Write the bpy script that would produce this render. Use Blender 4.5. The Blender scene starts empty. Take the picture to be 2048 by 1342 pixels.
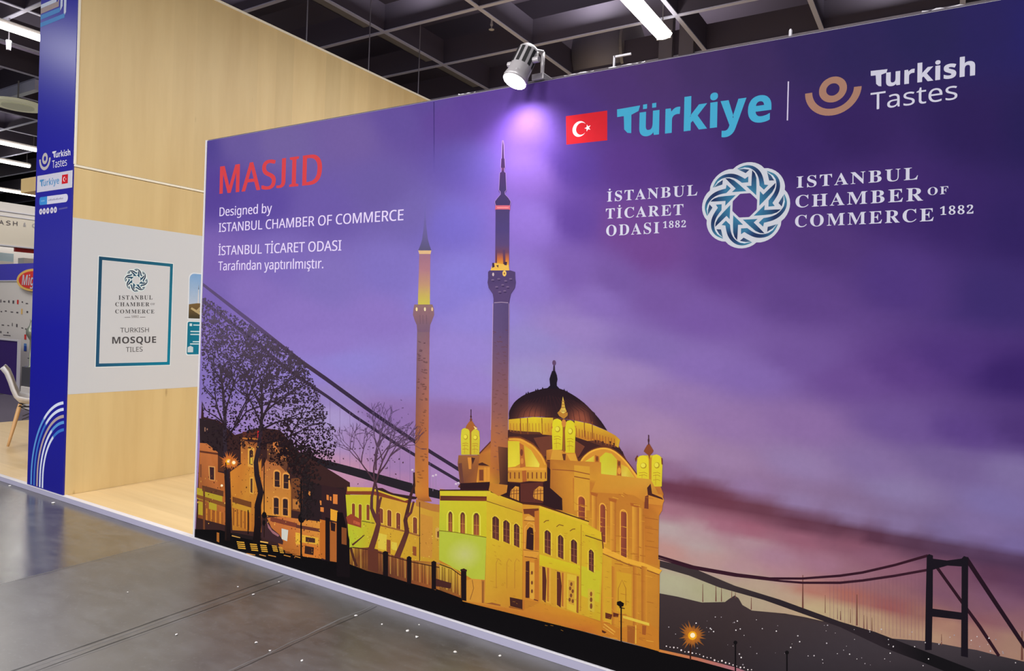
import bpy, bmesh, math, random
from mathutils import Vector, Matrix
random.seed(7)
SC = bpy.context.scene
COL = bpy.context.collection
R_ = math.radians

# ------------------------------------------------------------------ camera
F_PX = 1386.19
ROT = ((0.8479, 0.5287, 0.0380), (0.0391, 0.0091, -0.9992), (-0.5287, 0.8487, -0.0129))   # rows: right, down, forward
CAM = Vector((3.971, -2.670, 1.408))
cam_d = bpy.data.cameras.new('camera'); cam = bpy.data.objects.new('camera', cam_d); COL.objects.link(cam)
cam_d.sensor_width = 36.0; cam_d.lens = F_PX / 2048 * 36.0; cam_d.clip_start = 0.05
_r, _d, _f = (Vector(v).normalized() for v in ROT)
_m = Matrix((_r, -_d, -_f)).transposed().to_4x4(); _m.translation = CAM
cam.matrix_world = _m
SC.camera = cam

# ------------------------------------------------------------------ world, exposure, hall lamps
w = bpy.data.worlds.new('hall_air'); SC.world = w; w.use_nodes = True
w.node_tree.nodes['Background'].inputs[0].default_value = (0.86, 0.88, 1.0, 1)
w.node_tree.nodes['Background'].inputs[1].default_value = 0.2
SC.view_settings.view_transform = 'Standard'; SC.view_settings.look = 'None'
SC.view_settings.gamma = 1.0; SC.view_settings.exposure = 0.0
def area(name, loc, sx, sy, watts, colr=(1, 0.97, 0.95), target=None):
    l = bpy.data.lights.new(name, 'AREA'); l.shape = 'RECTANGLE'; l.size = sx; l.size_y = sy
    l.energy = watts; l.color = colr
    o = bpy.data.objects.new(name, l); COL.objects.link(o); o.location = loc
    if target is not None:
        o.rotation_euler = (Vector(target) - Vector(loc)).to_track_quat('-Z', 'Y').to_euler()
    return o
# rows of fluorescent battens over the aisle (behind and above the photographer)
for x, p in ((-2.0, 190), (1.2, 190), (4.4, 230)):
    for y in (-4.4, -7.4):
        area('hall_lamp', (x, y, 4.85), 0.3, 1.5, p)
# rows over the stand and over the neighbouring stands on the left
for x, y, p in ((2.3, 1.3, 120), (1.6, 3.4, 105), (1.6, 5.6, 85), (-5.9, 1.0, 60), (-5.6, -2.6, 60), (-9.2, 1.2, 62), (-12.6, 1.8, 40), (-12.4, 5.2, 46), (-15.1, 6.0, 60)):
    area('hall_lamp', (x, y, 4.72), 0.3, 1.5, p)

# uplights added in the bays to brighten the void, in place of batten spill
for x, y, p in ((0.3, 4.37, 34), (-4.9, 0.75, 24), (-11.6, 3.17, 26), (0.3, 7.9, 30), (-1.4, 6.7, 26), (-3.0, 1.94, 24), (1.95, 3.17, 24), (-8.8, 4.37, 24), (-1.35, 3.17, 16), (3.3, 5.5, 14)):
    area('added_uplight', (x, y, 5.12), 0.3, 0.6, p, target=(x, y, 6))

# ------------------------------------------------------------------ helpers
def s2l(c):
    c = c / 255.0
    return c / 12.92 if c <= 0.04045 else ((c + 0.055) / 1.055) ** 2.4
def rgb(r, g, b): return (s2l(r), s2l(g), s2l(b), 1.0)
def lk(o): COL.objects.link(o); return o
def tag(o, label=None, cat=None, group=None, kind=None):
    if label: o['label'] = label
    if cat: o['category'] = cat
    if group: o['group'] = group
    if kind: o['kind'] = kind
    return o
def empty(name, loc, label=None, cat=None, group=None, rz=0.0):
    o = lk(bpy.data.objects.new(name, None)); o.location = loc; o.rotation_euler = (0, 0, rz); o.empty_display_size = 0.1
    return tag(o, label, cat, group)
def part(name, verts, faces, mat, parent=None, smooth=False, local=False):
    """one mesh object; vertices are in world space (in the parent's own space when local)"""
    off = Vector((0, 0, 0))
    p = parent
    while p is not None and not local:
        off += p.location; p = p.parent
    me = bpy.data.meshes.new(name)
    me.from_pydata([tuple(Vector(v) - off) for v in verts], [], faces)
    mats = mat if isinstance(mat, (list, tuple)) else [mat]
    for m in mats: me.materials.append(m)
    if smooth: me.polygons.foreach_set('use_smooth', [True] * len(me.polygons))
    me.update()
    o = lk(bpy.data.objects.new(name, me))
    if parent: o.parent = parent
    return o
class MB:
    """collects shapes for one mesh"""
    def __init__(s): s.v = []; s.f = []; s.mi = []
    def add(s, v, f, mi=0):
        b = len(s.v); s.v += [tuple(x) for x in v]; s.f += [tuple(i + b for i in q) for q in f]; s.mi += [mi] * len(f); return s
    def box(s, x0, x1, y0, y1, z0, z1, mi=0):
        return s.add([(x0, y0, z0), (x1, y0, z0), (x1, y1, z0), (x0, y1, z0), (x0, y0, z1), (x1, y0, z1), (x1, y1, z1), (x0, y1, z1)],
                     [(0, 3, 2, 1), (4, 5, 6, 7), (0, 1, 5, 4), (1, 2, 6, 5), (2, 3, 7, 6), (3, 0, 4, 7)], mi)
    def tube(s, a, b, r0, r1=None, n=12, mi=0, caps=True):
        a = Vector(a); b = Vector(b); r1 = r0 if r1 is None else r1
        z = (b - a).normalized(); x = z.orthogonal().normalized(); y = z.cross(x)
        v = []
        for p, r in ((a, r0), (b, r1)):
            for i in range(n):
                t = 2 * math.pi * i / n; v.append(p + (x * math.cos(t) + y * math.sin(t)) * r)
        f = [(i, (i + 1) % n, n + (i + 1) % n, n + i) for i in range(n)]
        if caps: f += [tuple(range(n - 1, -1, -1)), tuple(range(n, 2 * n))]
        return s.add(v, f, mi)
    def lathe(s, a, d, prof, n=20, mi=0):
        """prof: (distance along d, radius)"""
        a = Vector(a); z = Vector(d).normalized(); x = z.orthogonal().normalized(); y = z.cross(x); v = []
        for h, r in prof:
            for i in range(n):
                t = 2 * math.pi * i / n; v.append(a + z * h + (x * math.cos(t) + y * math.sin(t)) * r)
        f = []
        for k in range(len(prof) - 1):
            f += [(k * n + i, k * n + (i + 1) % n, (k + 1) * n + (i + 1) % n, (k + 1) * n + i) for i in range(n)]
        f += [tuple(range(n - 1, -1, -1)), tuple(range((len(prof) - 1) * n, len(prof) * n))]
        return s.add(v, f, mi)
    def path(s, pts, r, n=8, mi=0):
        for a, b in zip(pts, pts[1:]): s.tube(a, b, r, n=n, mi=mi)
        return s
    def build(s, name, mat, parent=None, smooth=False, local=False, bevel=0.0):
        o = part(name, s.v, s.f, mat, parent, smooth, local)
        o.data.polygons.foreach_set('material_index', s.mi)
        if bevel:
            m = o.modifiers.new('bevel', 'BEVEL'); m.width = bevel; m.segments = 2; m.limit_method = 'ANGLE'
        return o

# ------------------------------------------------------------------ materials
def mat(name, c, rough=0.5, metal=0.0, emit=0.0, spec=0.5, ecol=None):
    m = bpy.data.materials.new(name); m.use_nodes = True
    b = m.node_tree.nodes['Principled BSDF']
    b.inputs['Base Color'].default_value = c; b.inputs['Roughness'].default_value = rough
    b.inputs['Metallic'].default_value = metal; b.inputs['Specular IOR Level'].default_value = spec
    if emit:
        b.inputs['Emission Color'].default_value = ecol or c; b.inputs['Emission Strength'].default_value = emit
    return m
def nodes(m):
    nt = m.node_tree
    return nt, nt.nodes, nt.links, nt.nodes['Principled BSDF']
def noise(nt, vec, scale, detail=4, rough=0.55, sc=(1, 1, 1)):
    mp = nt.nodes.new('ShaderNodeMapping'); mp.inputs['Scale'].default_value = sc
    nt.links.new(vec, mp.inputs['Vector'])
    n = nt.nodes.new('ShaderNodeTexNoise'); n.inputs['Scale'].default_value = scale
    n.inputs['Detail'].default_value = detail; n.inputs['Roughness'].default_value = rough
    nt.links.new(mp.outputs[0], n.inputs['Vector']); return n.outputs[0]
def ramp(nt, fac, stops):
    r = nt.nodes.new('ShaderNodeValToRGB'); e = r.color_ramp.elements
    while len(e) < len(stops): e.new(0.5)
    for k, (p, c) in enumerate(stops): e[k].position = p; e[k].color = c
    nt.links.new(fac, r.inputs[0]); return r.outputs[0]
def mixc(nt, fac, a, b, mode='MIX'):
    n = nt.nodes.new('ShaderNodeMix'); n.data_type = 'RGBA'; n.blend_type = mode
    for sock, v in ((n.inputs[0], fac), (n.inputs[6], a), (n.inputs[7], b)):
        if hasattr(v, 'links'): nt.links.new(v, sock)
        else: sock.default_value = v
    return n.outputs[2]
def g(v): return (v, v, v, 1)
def wood_mat(name, c0, c1, cdark, sc, plank_axis, plank_w, rough=0.45, knots=True):
    """laminate with long grain, faint plank seams and small knots, in object space"""
    m = mat(name, c0, rough); nt, N, Lk, b = nodes(m)
    tc = N.new('ShaderNodeTexCoord').outputs['Object']
    grain = noise(nt, tc, 3.0, 6, 0.6, sc)
    wide = noise(nt, tc, 0.9, 3, 0.5, tuple(s * 0.55 for s in sc))
    c = ramp(nt, grain, [(0.32, c1), (0.62, c0)])
    c = mixc(nt, 0.55, c, ramp(nt, wide, [(0.3, c1), (0.7, c0)]))
    sep = N.new('ShaderNodeSeparateXYZ'); Lk.new(tc, sep.inputs[0])
    dv = N.new('ShaderNodeMath'); dv.operation = 'DIVIDE'; dv.inputs[1].default_value = plank_w; Lk.new(sep.outputs[plank_axis], dv.inputs[0])
    fl = N.new('ShaderNodeMath'); fl.operation = 'FLOOR'; Lk.new(dv.outputs[0], fl.inputs[0])
    wn = N.new('ShaderNodeTexWhiteNoise'); wn.noise_dimensions = '1D'; Lk.new(fl.outputs[0], wn.inputs['W'])
    c = mixc(nt, 1.0, c, ramp(nt, wn.outputs['Value'], [(0.0, g(0.89)), (1.0, g(1.0))]), 'MULTIPLY')
    if knots:
        mp = N.new('ShaderNodeMapping'); mp.inputs['Scale'].default_value = tuple(0.9 + 2.4 * (s > 2) for s in sc); Lk.new(tc, mp.inputs[0])
        vo = N.new('ShaderNodeTexVoronoi'); vo.inputs['Scale'].default_value = 1.9; Lk.new(mp.outputs[0], vo.inputs['Vector'])
        c = mixc(nt, ramp(nt, vo.outputs['Distance'], [(0.02, g(0.6)), (0.09, g(0.0))]), c, cdark)
    Lk.new(c, b.inputs['Base Color'])
    return m

M = {}
M['wood'] = wood_mat('oak_laminate', rgb(226, 199, 142), rgb(210, 179, 122), rgb(136, 104, 60), (1, 2.6, 0.3), 1, 0.21)
M['wood_floor'] = wood_mat('light_laminate', rgb(222, 194, 146), rgb(204, 174, 124), rgb(160, 128, 86), (0.35, 5, 1), 1, 0.19, 0.4, False)
M['white'] = mat('white_board', rgb(205, 200, 200), 0.45)
M['white_print'] = mat('white_printed_film', rgb(206, 208, 212), 0.5)
M['alu'] = mat('white_coated_profile', rgb(214, 212, 220), 0.35)
M['cream'] = mat('cream_profile', rgb(244, 236, 216), 0.4)
M['lilac'] = mat('lilac_grey_kickboard', rgb(168, 166, 192), 0.4)
M['board'] = mat('panel_board', rgb(190, 188, 190), 0.6)
M['chrome'] = mat('brushed_steel', rgb(190, 188, 190), 0.3, 0.9)
M['grey_metal'] = mat('grey_metal', rgb(150, 146, 150), 0.5, 0.3)
M['lamp_body'] = mat('silver_lamp_body', rgb(200, 196, 200), 0.4, 0.35)
M['black'] = mat('black_plastic', rgb(28, 27, 30), 0.5)
M['tube'] = mat('fluorescent_diffuser', rgb(255, 250, 240), 0.5, emit=9.0, ecol=(1, 0.95, 0.84, 1))
M['lens'] = mat('lit_lens', rgb(255, 255, 255), 0.3, emit=40.0, ecol=(1, 0.98, 0.98, 1))
M['void'] = mat('dark_slab', rgb(82, 72, 88), 0.9)
M['fin'] = mat('black_beam', rgb(84, 77, 93), 0.7)
M['flange'] = mat('pale_beam_edge', rgb(206, 208, 238), 0.6)
M['duct'] = mat('dull_duct', rgb(136, 132, 146), 0.55, 0.2)

# ------------------------------------------------------------------ the two print planes
WA = 1.6327                                        # the oak wall's face is at x = -WA, the mural's face at y = 0
def ray(u, v):
    a, b, c = (Vector(q) for q in ROT)
    return a * ((u - 1024) / F_PX) + b * ((v - 671) / F_PX) + c
def wp(u, v):                                       # a point of the photo on the mural's plane -> (x, z)
    r = ray(u, v); t = -CAM.y / r.y; p = CAM + r * t; return (p.x, p.z)
def op(u, v):                                       # ... on the oak wall -> (y, z)
    r = ray(u, v); t = (-WA - CAM.x) / r.x; p = CAM + r * t; return (p.y, p.z)
def on_y(u, v, y): r = ray(u, v); return CAM + r * ((y - CAM.y) / r.y)
def on_z(u, v, z): r = ray(u, v); return CAM + r * ((z - CAM.z) / r.z)
def on_x(u, v, x): r = ray(u, v); return CAM + r * ((x - CAM.x) / r.x)
def mural3(p, off): return (p[0], -off, p[1])
def oak3(p, off): return (-WA + off, p[0], p[1])

# ------------------------------------------------------------------ lettering
_tc = bpy.data.curves.new('glyph', 'FONT'); _to = lk(bpy.data.objects.new('glyph', _tc)); _tc.resolution_u = 4
STY = {'sans': (0x1D5A0, 0x1D5BA, 0x1D7E2), 'medium': (0x1D5A0, 0x1D5BA, 0x1D7E2), 'semi': (0x1D5A0, 0x1D5BA, 0x1D7E2), 'black': (0x1D5D4, 0x1D5EE, 0x1D7EC), 'bold': (0x1D5D4, 0x1D5EE, 0x1D7EC), 'serif': (0x1D400, 0x1D41A, 0x1D7CE)}
def mapch(c, st):
    if 'A' <= c <= 'Z': return chr(STY[st][0] + ord(c) - 65)
    if 'a' <= c <= 'z': return chr(STY[st][1] + ord(c) - 97)
    if '0' <= c <= '9': return chr(STY[st][2] + ord(c) - 48)
    return c
def _mesh(txt):
    _tc.body = txt; bpy.context.view_layer.update()
    me = bpy.data.meshes.new_from_object(_to.evaluated_get(bpy.context.evaluated_depsgraph_get()))
    v = [(q.co.x, q.co.y) for q in me.vertices]; f = [tuple(p.vertices) for p in me.polygons]
    bpy.data.meshes.remove(me); return v, f
def _w(txt): v, f = _mesh(txt); xs = [p[0] for p in v]; return max(xs) - min(xs)
_gc = {}
def disc(cx, cy, r, n=14): return [(cx + r * math.cos(2 * math.pi * i / n), cy + r * math.sin(2 * math.pi * i / n)) for i in range(n)]
def metric(st):
    if ('#metric', st) not in _gc:
        H = max(p[1] for p in _mesh(mapch('H', st))[0]); x = max(p[1] for p in _mesh(mapch('x', st))[0])
        _gc[('#metric', st)] = (H, x, _w(mapch('H', st) * 2))
    return _gc[('#metric', st)]
def glyph(c, st):
    k = (c, st)
    if k in _gc: return _gc[k]
    _tc.offset = {'black': .012}.get(st, 0)
    H, xh, hh = metric(st)
    if c == ' ': _gc[k] = ([], [], 0.27 * H / 0.7); return _gc[k]
    base = {'İ': 'I', 'ı': 'i', 'ş': 's', 'ü': 'u'}.get(c, c)
    m = mapch(base, st); v, f = _mesh(m); h = mapch('H', st)
    adv = _w(h + m + h) - hh
    if c == 'J' and st != 'serif':                    # a capital that stands on the line
        lo = min(p[1] for p in v)
        v = [(p[0] + .07, p[1]) for p in v]; adv += .08
        if lo < -.03: v = [(p[0], H - (H - p[1]) * H / (H - lo)) for p in v]
    if c == 'ı':
        f = [q for q in f if min(v[i][1] for i in q) < xh * 0.99]
    xs = [p[0] for p in v]; cx = (min(xs) + max(xs)) / 2; wd = max(xs) - min(xs)
    def extra(pts):
        nonlocal v, f
        b = len(v); v = v + pts; f = f + [tuple(range(b, b + len(pts)))]
    if c == 'İ': extra(disc(cx, H * 1.2, H * 0.095))
    if c == 'ü':
        for s in (-1, 1):
            x = cx + s * wd * 0.23; q = H * 0.075; extra([(x - q, H * .88), (x + q, H * .88), (x + q, H * 1.03), (x - q, H * 1.03)])
    if c == 'ş': extra([(cx - .03, -.01), (cx + .05, -.01), (cx + .09, -.12), (cx + .03, -.2), (cx - .1, -.19), (cx - .1, -.15), (cx, -.15), (cx + .02, -.1), (cx - .03, -.06)])
    if st in ('medium', 'semi'):                                # a touch heavier: a second copy of the letter beside the first
        b = len(v); v = v + [(p[0] + (.02 if st == 'medium' else .045), p[1]) for p in v]; f = f + [tuple(i + b for i in q) for q in f]
    _gc[k] = (v, f, adv); return _gc[k]
def lettering(name, txt, st, bl, br, tl, m, parent, plane='mural', ref='cap', space=0.0, off=0.00046):
    """txt set on a plane between baseline ends bl, br (photo points), tl gives the height"""
    P, T = (wp, mural3) if plane == 'mural' else (op, oak3)
    H, xh, _ = metric(st); hgt = H if ref == 'cap' else xh
    V = []; Fc = []; x = 0.0; dbl = []
    for c in txt:
        v, f, a = glyph(c, st); b = len(V); dbl += [st in ('medium', 'semi') and i >= len(v) // 2 for i in range(len(v))]
        V += [(p[0] + x, p[1]) for p in v]; Fc += [tuple(i + b for i in q) for q in f]; x += a + space
    x0 = min(p[0] for p in V); x1 = max(p[0] for p in V)
    A = Vector(P(*bl)); B = Vector(P(*br)); C = Vector(P(*tl))
    out = [T(A + (B - A) * ((p[0] - x0) / (x1 - x0)) + (C - A) * (p[1] / hgt), off + (2e-5 if dbl[i] else 0)) for i, p in enumerate(V)]
    return part(name, out, Fc, m, parent)

def curve(pts, n=4):
    """a smooth line through pts"""
    o = []; L = len(pts)
    for i in range(L - 1):
        p0, p1, p2, p3 = pts[max(i - 1, 0)], pts[i], pts[i + 1], pts[min(i + 2, L - 1)]
        for k in range(n):
            t = k / n; o.append(tuple(.5 * (2 * b + (c - a) * t + (2 * a - 5 * b + 4 * c - d) * t * t + (3 * b - a - 3 * c + d) * t ** 3) for a, b, c, d in zip(p0, p1, p2, p3)))
    return o + [tuple(pts[-1])]

# ------------------------------------------------------------------ flat prints with a colour per corner
PK = 0.92
def pc(c): return tuple(s2l(q) * PK for q in c[:3]) + (1.0,)
class Print:
    """coloured shapes printed on one plane; later shapes lie a hair in front of earlier ones"""
    def __init__(s, plane='mural', base=0.0004, step=4e-6):
        s.P, s.T = (wp, mural3) if plane == 'mural' else (op, oak3)
        s.v = []; s.f = []; s.c = []; s.o = base; s.st = step; s.xmin = None
    def raw(s, pts, faces, cols, o=None):
        """pts already on the plane"""
        if o is None: s.o += s.st; o = s.o
        if s.xmin is not None: pts = [(max(p[0], s.xmin), p[1]) for p in pts]
        b = len(s.v); s.v += [s.T(p, o) for p in pts]
        for q in faces: s.f.append(tuple(i + b for i in q)); s.c += [pc(cols[i]) for i in q]
    def poly(s, pts, c, o=None):
        cols = c if isinstance(c, list) else [c] * len(pts)
        s.raw([s.P(*p) for p in pts], [tuple(range(len(pts)))], cols, o)
    def line(s, pts, wd, c, o=None):
        """stroke of px width wd (number or per-point list), mitred"""
        n = len(pts); L = []; Rr = []
        for i, p in enumerate(pts):
            a = pts[max(i - 1, 0)]; b = pts[min(i + 1, n - 1)]
            dx, dy = b[0] - a[0], b[1] - a[1]; l = math.hypot(dx, dy) or 1; q = (wd[i] if isinstance(wd, (list, tuple)) else wd) / 2
            L.append((p[0] - dy / l * q, p[1] + dx / l * q)); Rr.append((p[0] + dy / l * q, p[1] - dx / l * q))
        s.strip(L, Rr, c, o)
    def strip(s, L, Rr, c, o=None):
        n = len(L); cols = c if isinstance(c, list) else [c] * n
        s.raw([s.P(*p) for p in L] + [s.P(*p) for p in Rr], [(i, i + 1, n + i + 1, n + i) for i in range(n - 1)], cols + cols, o)
    def disc(s, x, y, r, c, ry=None, n=12, o=None):
        s.poly([(x + r * math.cos(2 * math.pi * i / n), y + (ry or r) * math.sin(2 * math.pi * i / n)) for i in range(n)], c, o)
    def build(s, name, m, parent):
        o = part(name, s.v, s.f, m, parent)
        ca = o.data.color_attributes.new('print', 'FLOAT_COLOR', 'CORNER')
        ca.data.foreach_set('color', [q for c in s.c for q in c])
        return o
def print_mat(name, rough=0.5):
    m = mat(name, g(0.5), rough, spec=0.04); nt, N, Lk, b = nodes(m)
    at = N.new('ShaderNodeAttribute'); at.attribute_name = 'print'
    tc = N.new('ShaderNodeTexCoord').outputs['Object']
    c = mixc(nt, 1.0, at.outputs['Color'], ramp(nt, noise(nt, tc, 45, 3), [(0.3, g(0.955)), (0.7, g(1.0))]), 'MULTIPLY')
    Lk.new(c, b.inputs['Base Color']); return m
M['print'] = print_mat('printed_fabric')


# ================================================================== the setting: hall floor, ceiling, far walls
FZ = -0.04
def floor_mat():
    m = mat('worn_black_floor', g(0.1), 0.25, spec=1.0); nt, N, Lk, b = nodes(m)
    tc = N.new('ShaderNodeTexCoord').outputs['Object']
    n1 = noise(nt, tc, 2.2, 8, 0.62); n2 = noise(nt, tc, 9.0, 6, 0.7, (0.5, 1.3, 1)); n3 = noise(nt, tc, 60, 2, 0.5)
    c = ramp(nt, n1, [(0.3, (.056, .052, .047, 1)), (0.5, (.080, .075, .067, 1)), (0.72, (.112, .107, .098, 1))])
    c = mixc(nt, ramp(nt, n2, [(0.46, g(0)), (0.72, g(0.6))]), c, g(0.14))
    c = mixc(nt, ramp(nt, n3, [(0.62, g(0)), (0.74, g(0.4))]), c, g(0.17))
    vo = N.new('ShaderNodeTexVoronoi'); vo.feature = 'DISTANCE_TO_EDGE'; vo.inputs['Scale'].default_value = 1.1
    wob = N.new('ShaderNodeMapping'); Lk.new(tc, wob.inputs['Vector'])
    addv = N.new('ShaderNodeVectorMath'); addv.operation = 'MULTIPLY_ADD'; addv.inputs[1].default_value = (0.5, 0.5, 0.5)
    nz = N.new('ShaderNodeTexNoise'); nz.inputs['Scale'].default_value = 3; Lk.new(tc, nz.inputs['Vector'])
    Lk.new(nz.outputs['Color'], addv.inputs[0]); Lk.new(wob.outputs[0], addv.inputs[2]); Lk.new(addv.outputs[0], vo.inputs['Vector'])
    c = mixc(nt, ramp(nt, vo.outputs['Distance'], [(0.0, g(0.25)), (0.010, g(0.0))]), c, g(0.11))
    # the sheets left of the first joint are polished, the others dulled by wear
    sx = N.new('ShaderNodeSeparateXYZ'); Lk.new(tc, sx.inputs[0])
    st = N.new('ShaderNodeMapRange'); st.inputs[1].default_value = -0.18; st.inputs[2].default_value = -0.12; st.inputs[3].default_value = 0.2; st.inputs[4].default_value = 0.36; Lk.new(sx.outputs['X'], st.inputs[0])
    ad = N.new('ShaderNodeMath'); ad.operation = 'ADD'; Lk.new(st.outputs[0], ad.inputs[1]); Lk.new(ad.outputs[0], b.inputs['Roughness'])
    b.inputs['IOR'].default_value = 1.8
    Lk.new(c, b.inputs['Base Color'])
    Lk.new(ramp(nt, n2, [(0.3, g(0.0)), (0.7, g(0.06))]), ad.inputs[0])
    bp = N.new('ShaderNodeBump'); bp.inputs['Strength'].default_value = 0.025; bp.inputs['Distance'].default_value = 0.01
    Lk.new(n2, bp.inputs['Height']); Lk.new(bp.outputs[0], b.inputs['Normal'])
    return m
M['floor'] = floor_mat()
floor = MB().box(-30, 12, -12, 22, FZ - 0.1, FZ).build('floor', M['floor'])
tag(floor, 'worn glossy black hall floor', 'floor', kind='structure')
# joints between the floor sheets run straight away from the aisle towards the stand
M['joint'] = mat('pale_worn_joint', g(0.16), 0.4); M['joint_dark'] = mat('dark_joint', g(0.035), 0.4)
def joint(x, y0, y1, wd, m, amp, seed):
    rr = random.Random(seed); n = 60; L = []; Rr = []; d = 0
    for i in range(n + 1):
        y = y0 + (y1 - y0) * i / n; d = d * 0.7 + rr.uniform(-amp, amp); q = wd * rr.uniform(0.3, 1.0) / 2
        L.append((x + d - q, y, FZ + 0.0006)); Rr.append((x + d + q, y, FZ + 0.0006))
    return part('floor_joint', L + Rr, [(i, i + 1, n + 2 + i, n + 1 + i) for i in range(n)], m, floor)
joint(-0.155, -4.5, -0.03, 0.008, M['joint'], 0.002, 9); joint(0.872, -4.5, -0.03, 0.012, M['joint_dark'], 0.002, 1); joint(0.905, -4.5, -0.03, 0.008, M['joint'], 0.002, 2)
joint(0.945, -4.5, -0.03, 0.009, M['joint_dark'], 0.002, 3); joint(0.965, -4.5, -0.2, 0.006, M['joint'], 0.002, 5)
joint(1.555, -4.5, -0.03, 0.013, M['joint'], 0.007, 4); joint(1.575, -4.5, -0.03, 0.006, M['joint_dark'], 0.007, 6)

ceiling = MB().box(-30, 12, -12, 22, 6.5, 6.7).build('ceiling', M['void'])
tag(ceiling, 'dark hall ceiling behind a grid of black beams', 'ceiling', kind='structure')
BX = [-13.7, -12.3, -10.9, -9.56, -8.16, -6.97, -5.6, -4.2, -2.08, -0.655, 1.25, 2.62, 4.0, 5.4]
BY = [0.16, 1.30, 2.575, 3.768, 4.965, 6.09, 7.3, 8.5, 9.7]
def beam(a, b, along):
    k = MB()
    if along == 'x':
        k.box(a[0], b[0], a[1] - 0.014, a[1] + 0.014, 5.012, 5.34, 0).box(a[0], b[0], a[1] - 0.026, a[1] + 0.026, 5.0, 5.012, 1)
    else:
        k.box(a[0] - 0.014, a[0] + 0.014, a[1], b[1], 5.014, 5.34, 0).box(a[0] - 0.026, a[0] + 0.026, a[1], b[1], 5.002, 5.014, 1)
    return k.build('ceiling_beam', [M['fin'], M['flange']], ceiling)
for y in BY: beam((-24, y), (8, y), 'x')
for x in BX: beam((x, -3), (x, 14), 'y')
# cross joists under the slab, seen as dull shapes between the beams
for y in (1.9, 4.3, 6.7, 9.1): MB().box(-24, 8, y - 0.1, y + 0.1, 6.1, 6.5).build('joist', M['fin'], ceiling)
M['hall_wall'] = mat('dim_hall_wall', rgb(60, 56, 62), 0.8)
tag(MB().box(-30, 12, 21.8, 22, FZ, 6.5).build('wall_back', M['hall_wall']), 'dim far wall of the hall', 'wall', kind='structure')
tag(MB().box(-30, -29.8, -12, 22, FZ, 6.5).build('wall_left', M['hall_wall']), 'dim left wall of the hall', 'wall', kind='structure')

# the stand's raised floor
plat = empty('raised_floor', (-0.5, 2.5, FZ), 'low raised floor of pale oak laminate edged with a white profile', 'floor')
plat['kind'] = 'structure'
MB().box(-5.78, 6.2, 0.004, 6.6, FZ + 0.001, -0.001).build('laminate', M['wood_floor'], plat)
MB().box(-5.78, 6.2, -0.012, 0.004, FZ + 0.001, -0.004).build('kickboard', M['lilac'], plat)
MB().box(-5.78, 6.2, -0.0125, 0.024, -0.004, 0.002).build('edge_profile', M['alu'], plat, bevel=0.0015)

# ================================================================== oak partition with the blue end
oak = empty('oak_partition', (-WA - 0.28, 1.6, 0), 'tall oak laminate partition with a white printed band, behind the purple wall', 'partition')
XB = -2.2; YE = 5.6; HW = 4.21; HT = 2.495
MB().box(XB, -WA, 0.006, YE, 0.0, HT - 0.012).build('lower_panel', M['wood'], oak)
MB().box(XB, -WA, 0.006, YE, HT + 0.012, HW - 0.012).build('upper_panel', M['wood'], oak)
MB().box(XB, -WA + 0.008, 0.004, YE, HT - 0.009, HT + 0.009).build('joint_profile', M['cream'], oak, bevel=0.002)
MB().box(XB - 0.004, -WA + 0.008, 0.004, YE, HW - 0.013, HW + 0.010).build('top_profile', M['cream'], oak, bevel=0.002)
MB().box(-WA - 0.02, -WA + 0.008, 0.0, 0.016, HT + 0.009, HW).build('corner_profile', M['cream'], oak, bevel=0.002)
wb = MB().box(-WA - 0.001, -WA + 0.0012, 0.0062, YE, 0.767, 2.104).build('white_band', M['white_print'], oak)
# printed sign: teal frame, emblem and lettering
sg = Print('oak', 0.0014, 4e-6)
def rect_ring(s, y0, y1, z0, z1, t, cs):
    o = [(y0, z0), (y1, z0), (y1, z1), (y0, z1)]; i = [(y0 + t, z0 + t), (y1 - t, z0 + t), (y1 - t, z1 - t), (y0 + t, z1 - t)]
    s.raw(o + i, [(0, 1, 5, 4), (1, 2, 6, 5), (2, 3, 7, 6), (3, 0, 4, 7)], cs * 2)
rect_ring(sg, 0.197, 0.820, 0.964, 1.838, 0.034, [(238, 246, 248)] * 4)
rect_ring(sg, 0.203, 0.814, 0.970, 1.832, 0.026, [(44, 92, 128), (24, 132, 164), (40, 112, 140), (38, 82, 112)])
sg.build('sign_frame', M['print'], wb)
M['ink'] = mat('dark_grey_print', rgb(72, 70, 74), 0.5); M['ink_light'] = mat('grey_print', rgb(118, 114, 116), 0.5)
for t, st, bl, br, tl, mm, sp in (('ISTANBUL', 'serif', (237, 599.5), (304.8, 599), (237, 591), 'ink', .12), ('CHAMBER', 'serif', (230.3, 612.6), (298.5, 612.5), (230.3, 604.6), 'ink', .12),
        ('OF', 'serif', (300.8, 610), (309.6, 610.2), (300.8, 606), 'ink_light', .1), ('COMMERCE', 'serif', (230.2, 626.8), (308.4, 626.8), (230.2, 619), 'ink', .12),
        ('1882', 'serif', (262.5, 635.5), (277, 635.4), (262.5, 631), 'ink_light', .1),
        ('TURKISH', 'sans', (240.3, 665), (297.5, 664.3), (240.3, 655.6), 'ink', 0), ('MOSQUE', 'bold', (224.2, 687.4), (312, 685.6), (224.2, 673.9), 'ink', 0),
        ('TILES', 'sans', (251.6, 704), (285, 703), (251.6, 694.4), 'ink', 0)):
    lettering('sign_lettering', t, st, bl, br, tl, M[mm], wb, 'oak', space=sp, off=0.0017)
rl = Print('oak', 0.0017); rl.line([(249, 634.9), (260.4, 634.7)], 1.1, (130, 126, 128)); rl.line([(279.6, 634.5), (290.6, 634.3)], 1.1, (130, 126, 128)); rl.build('sign_rule', M['print'], wb)

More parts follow.
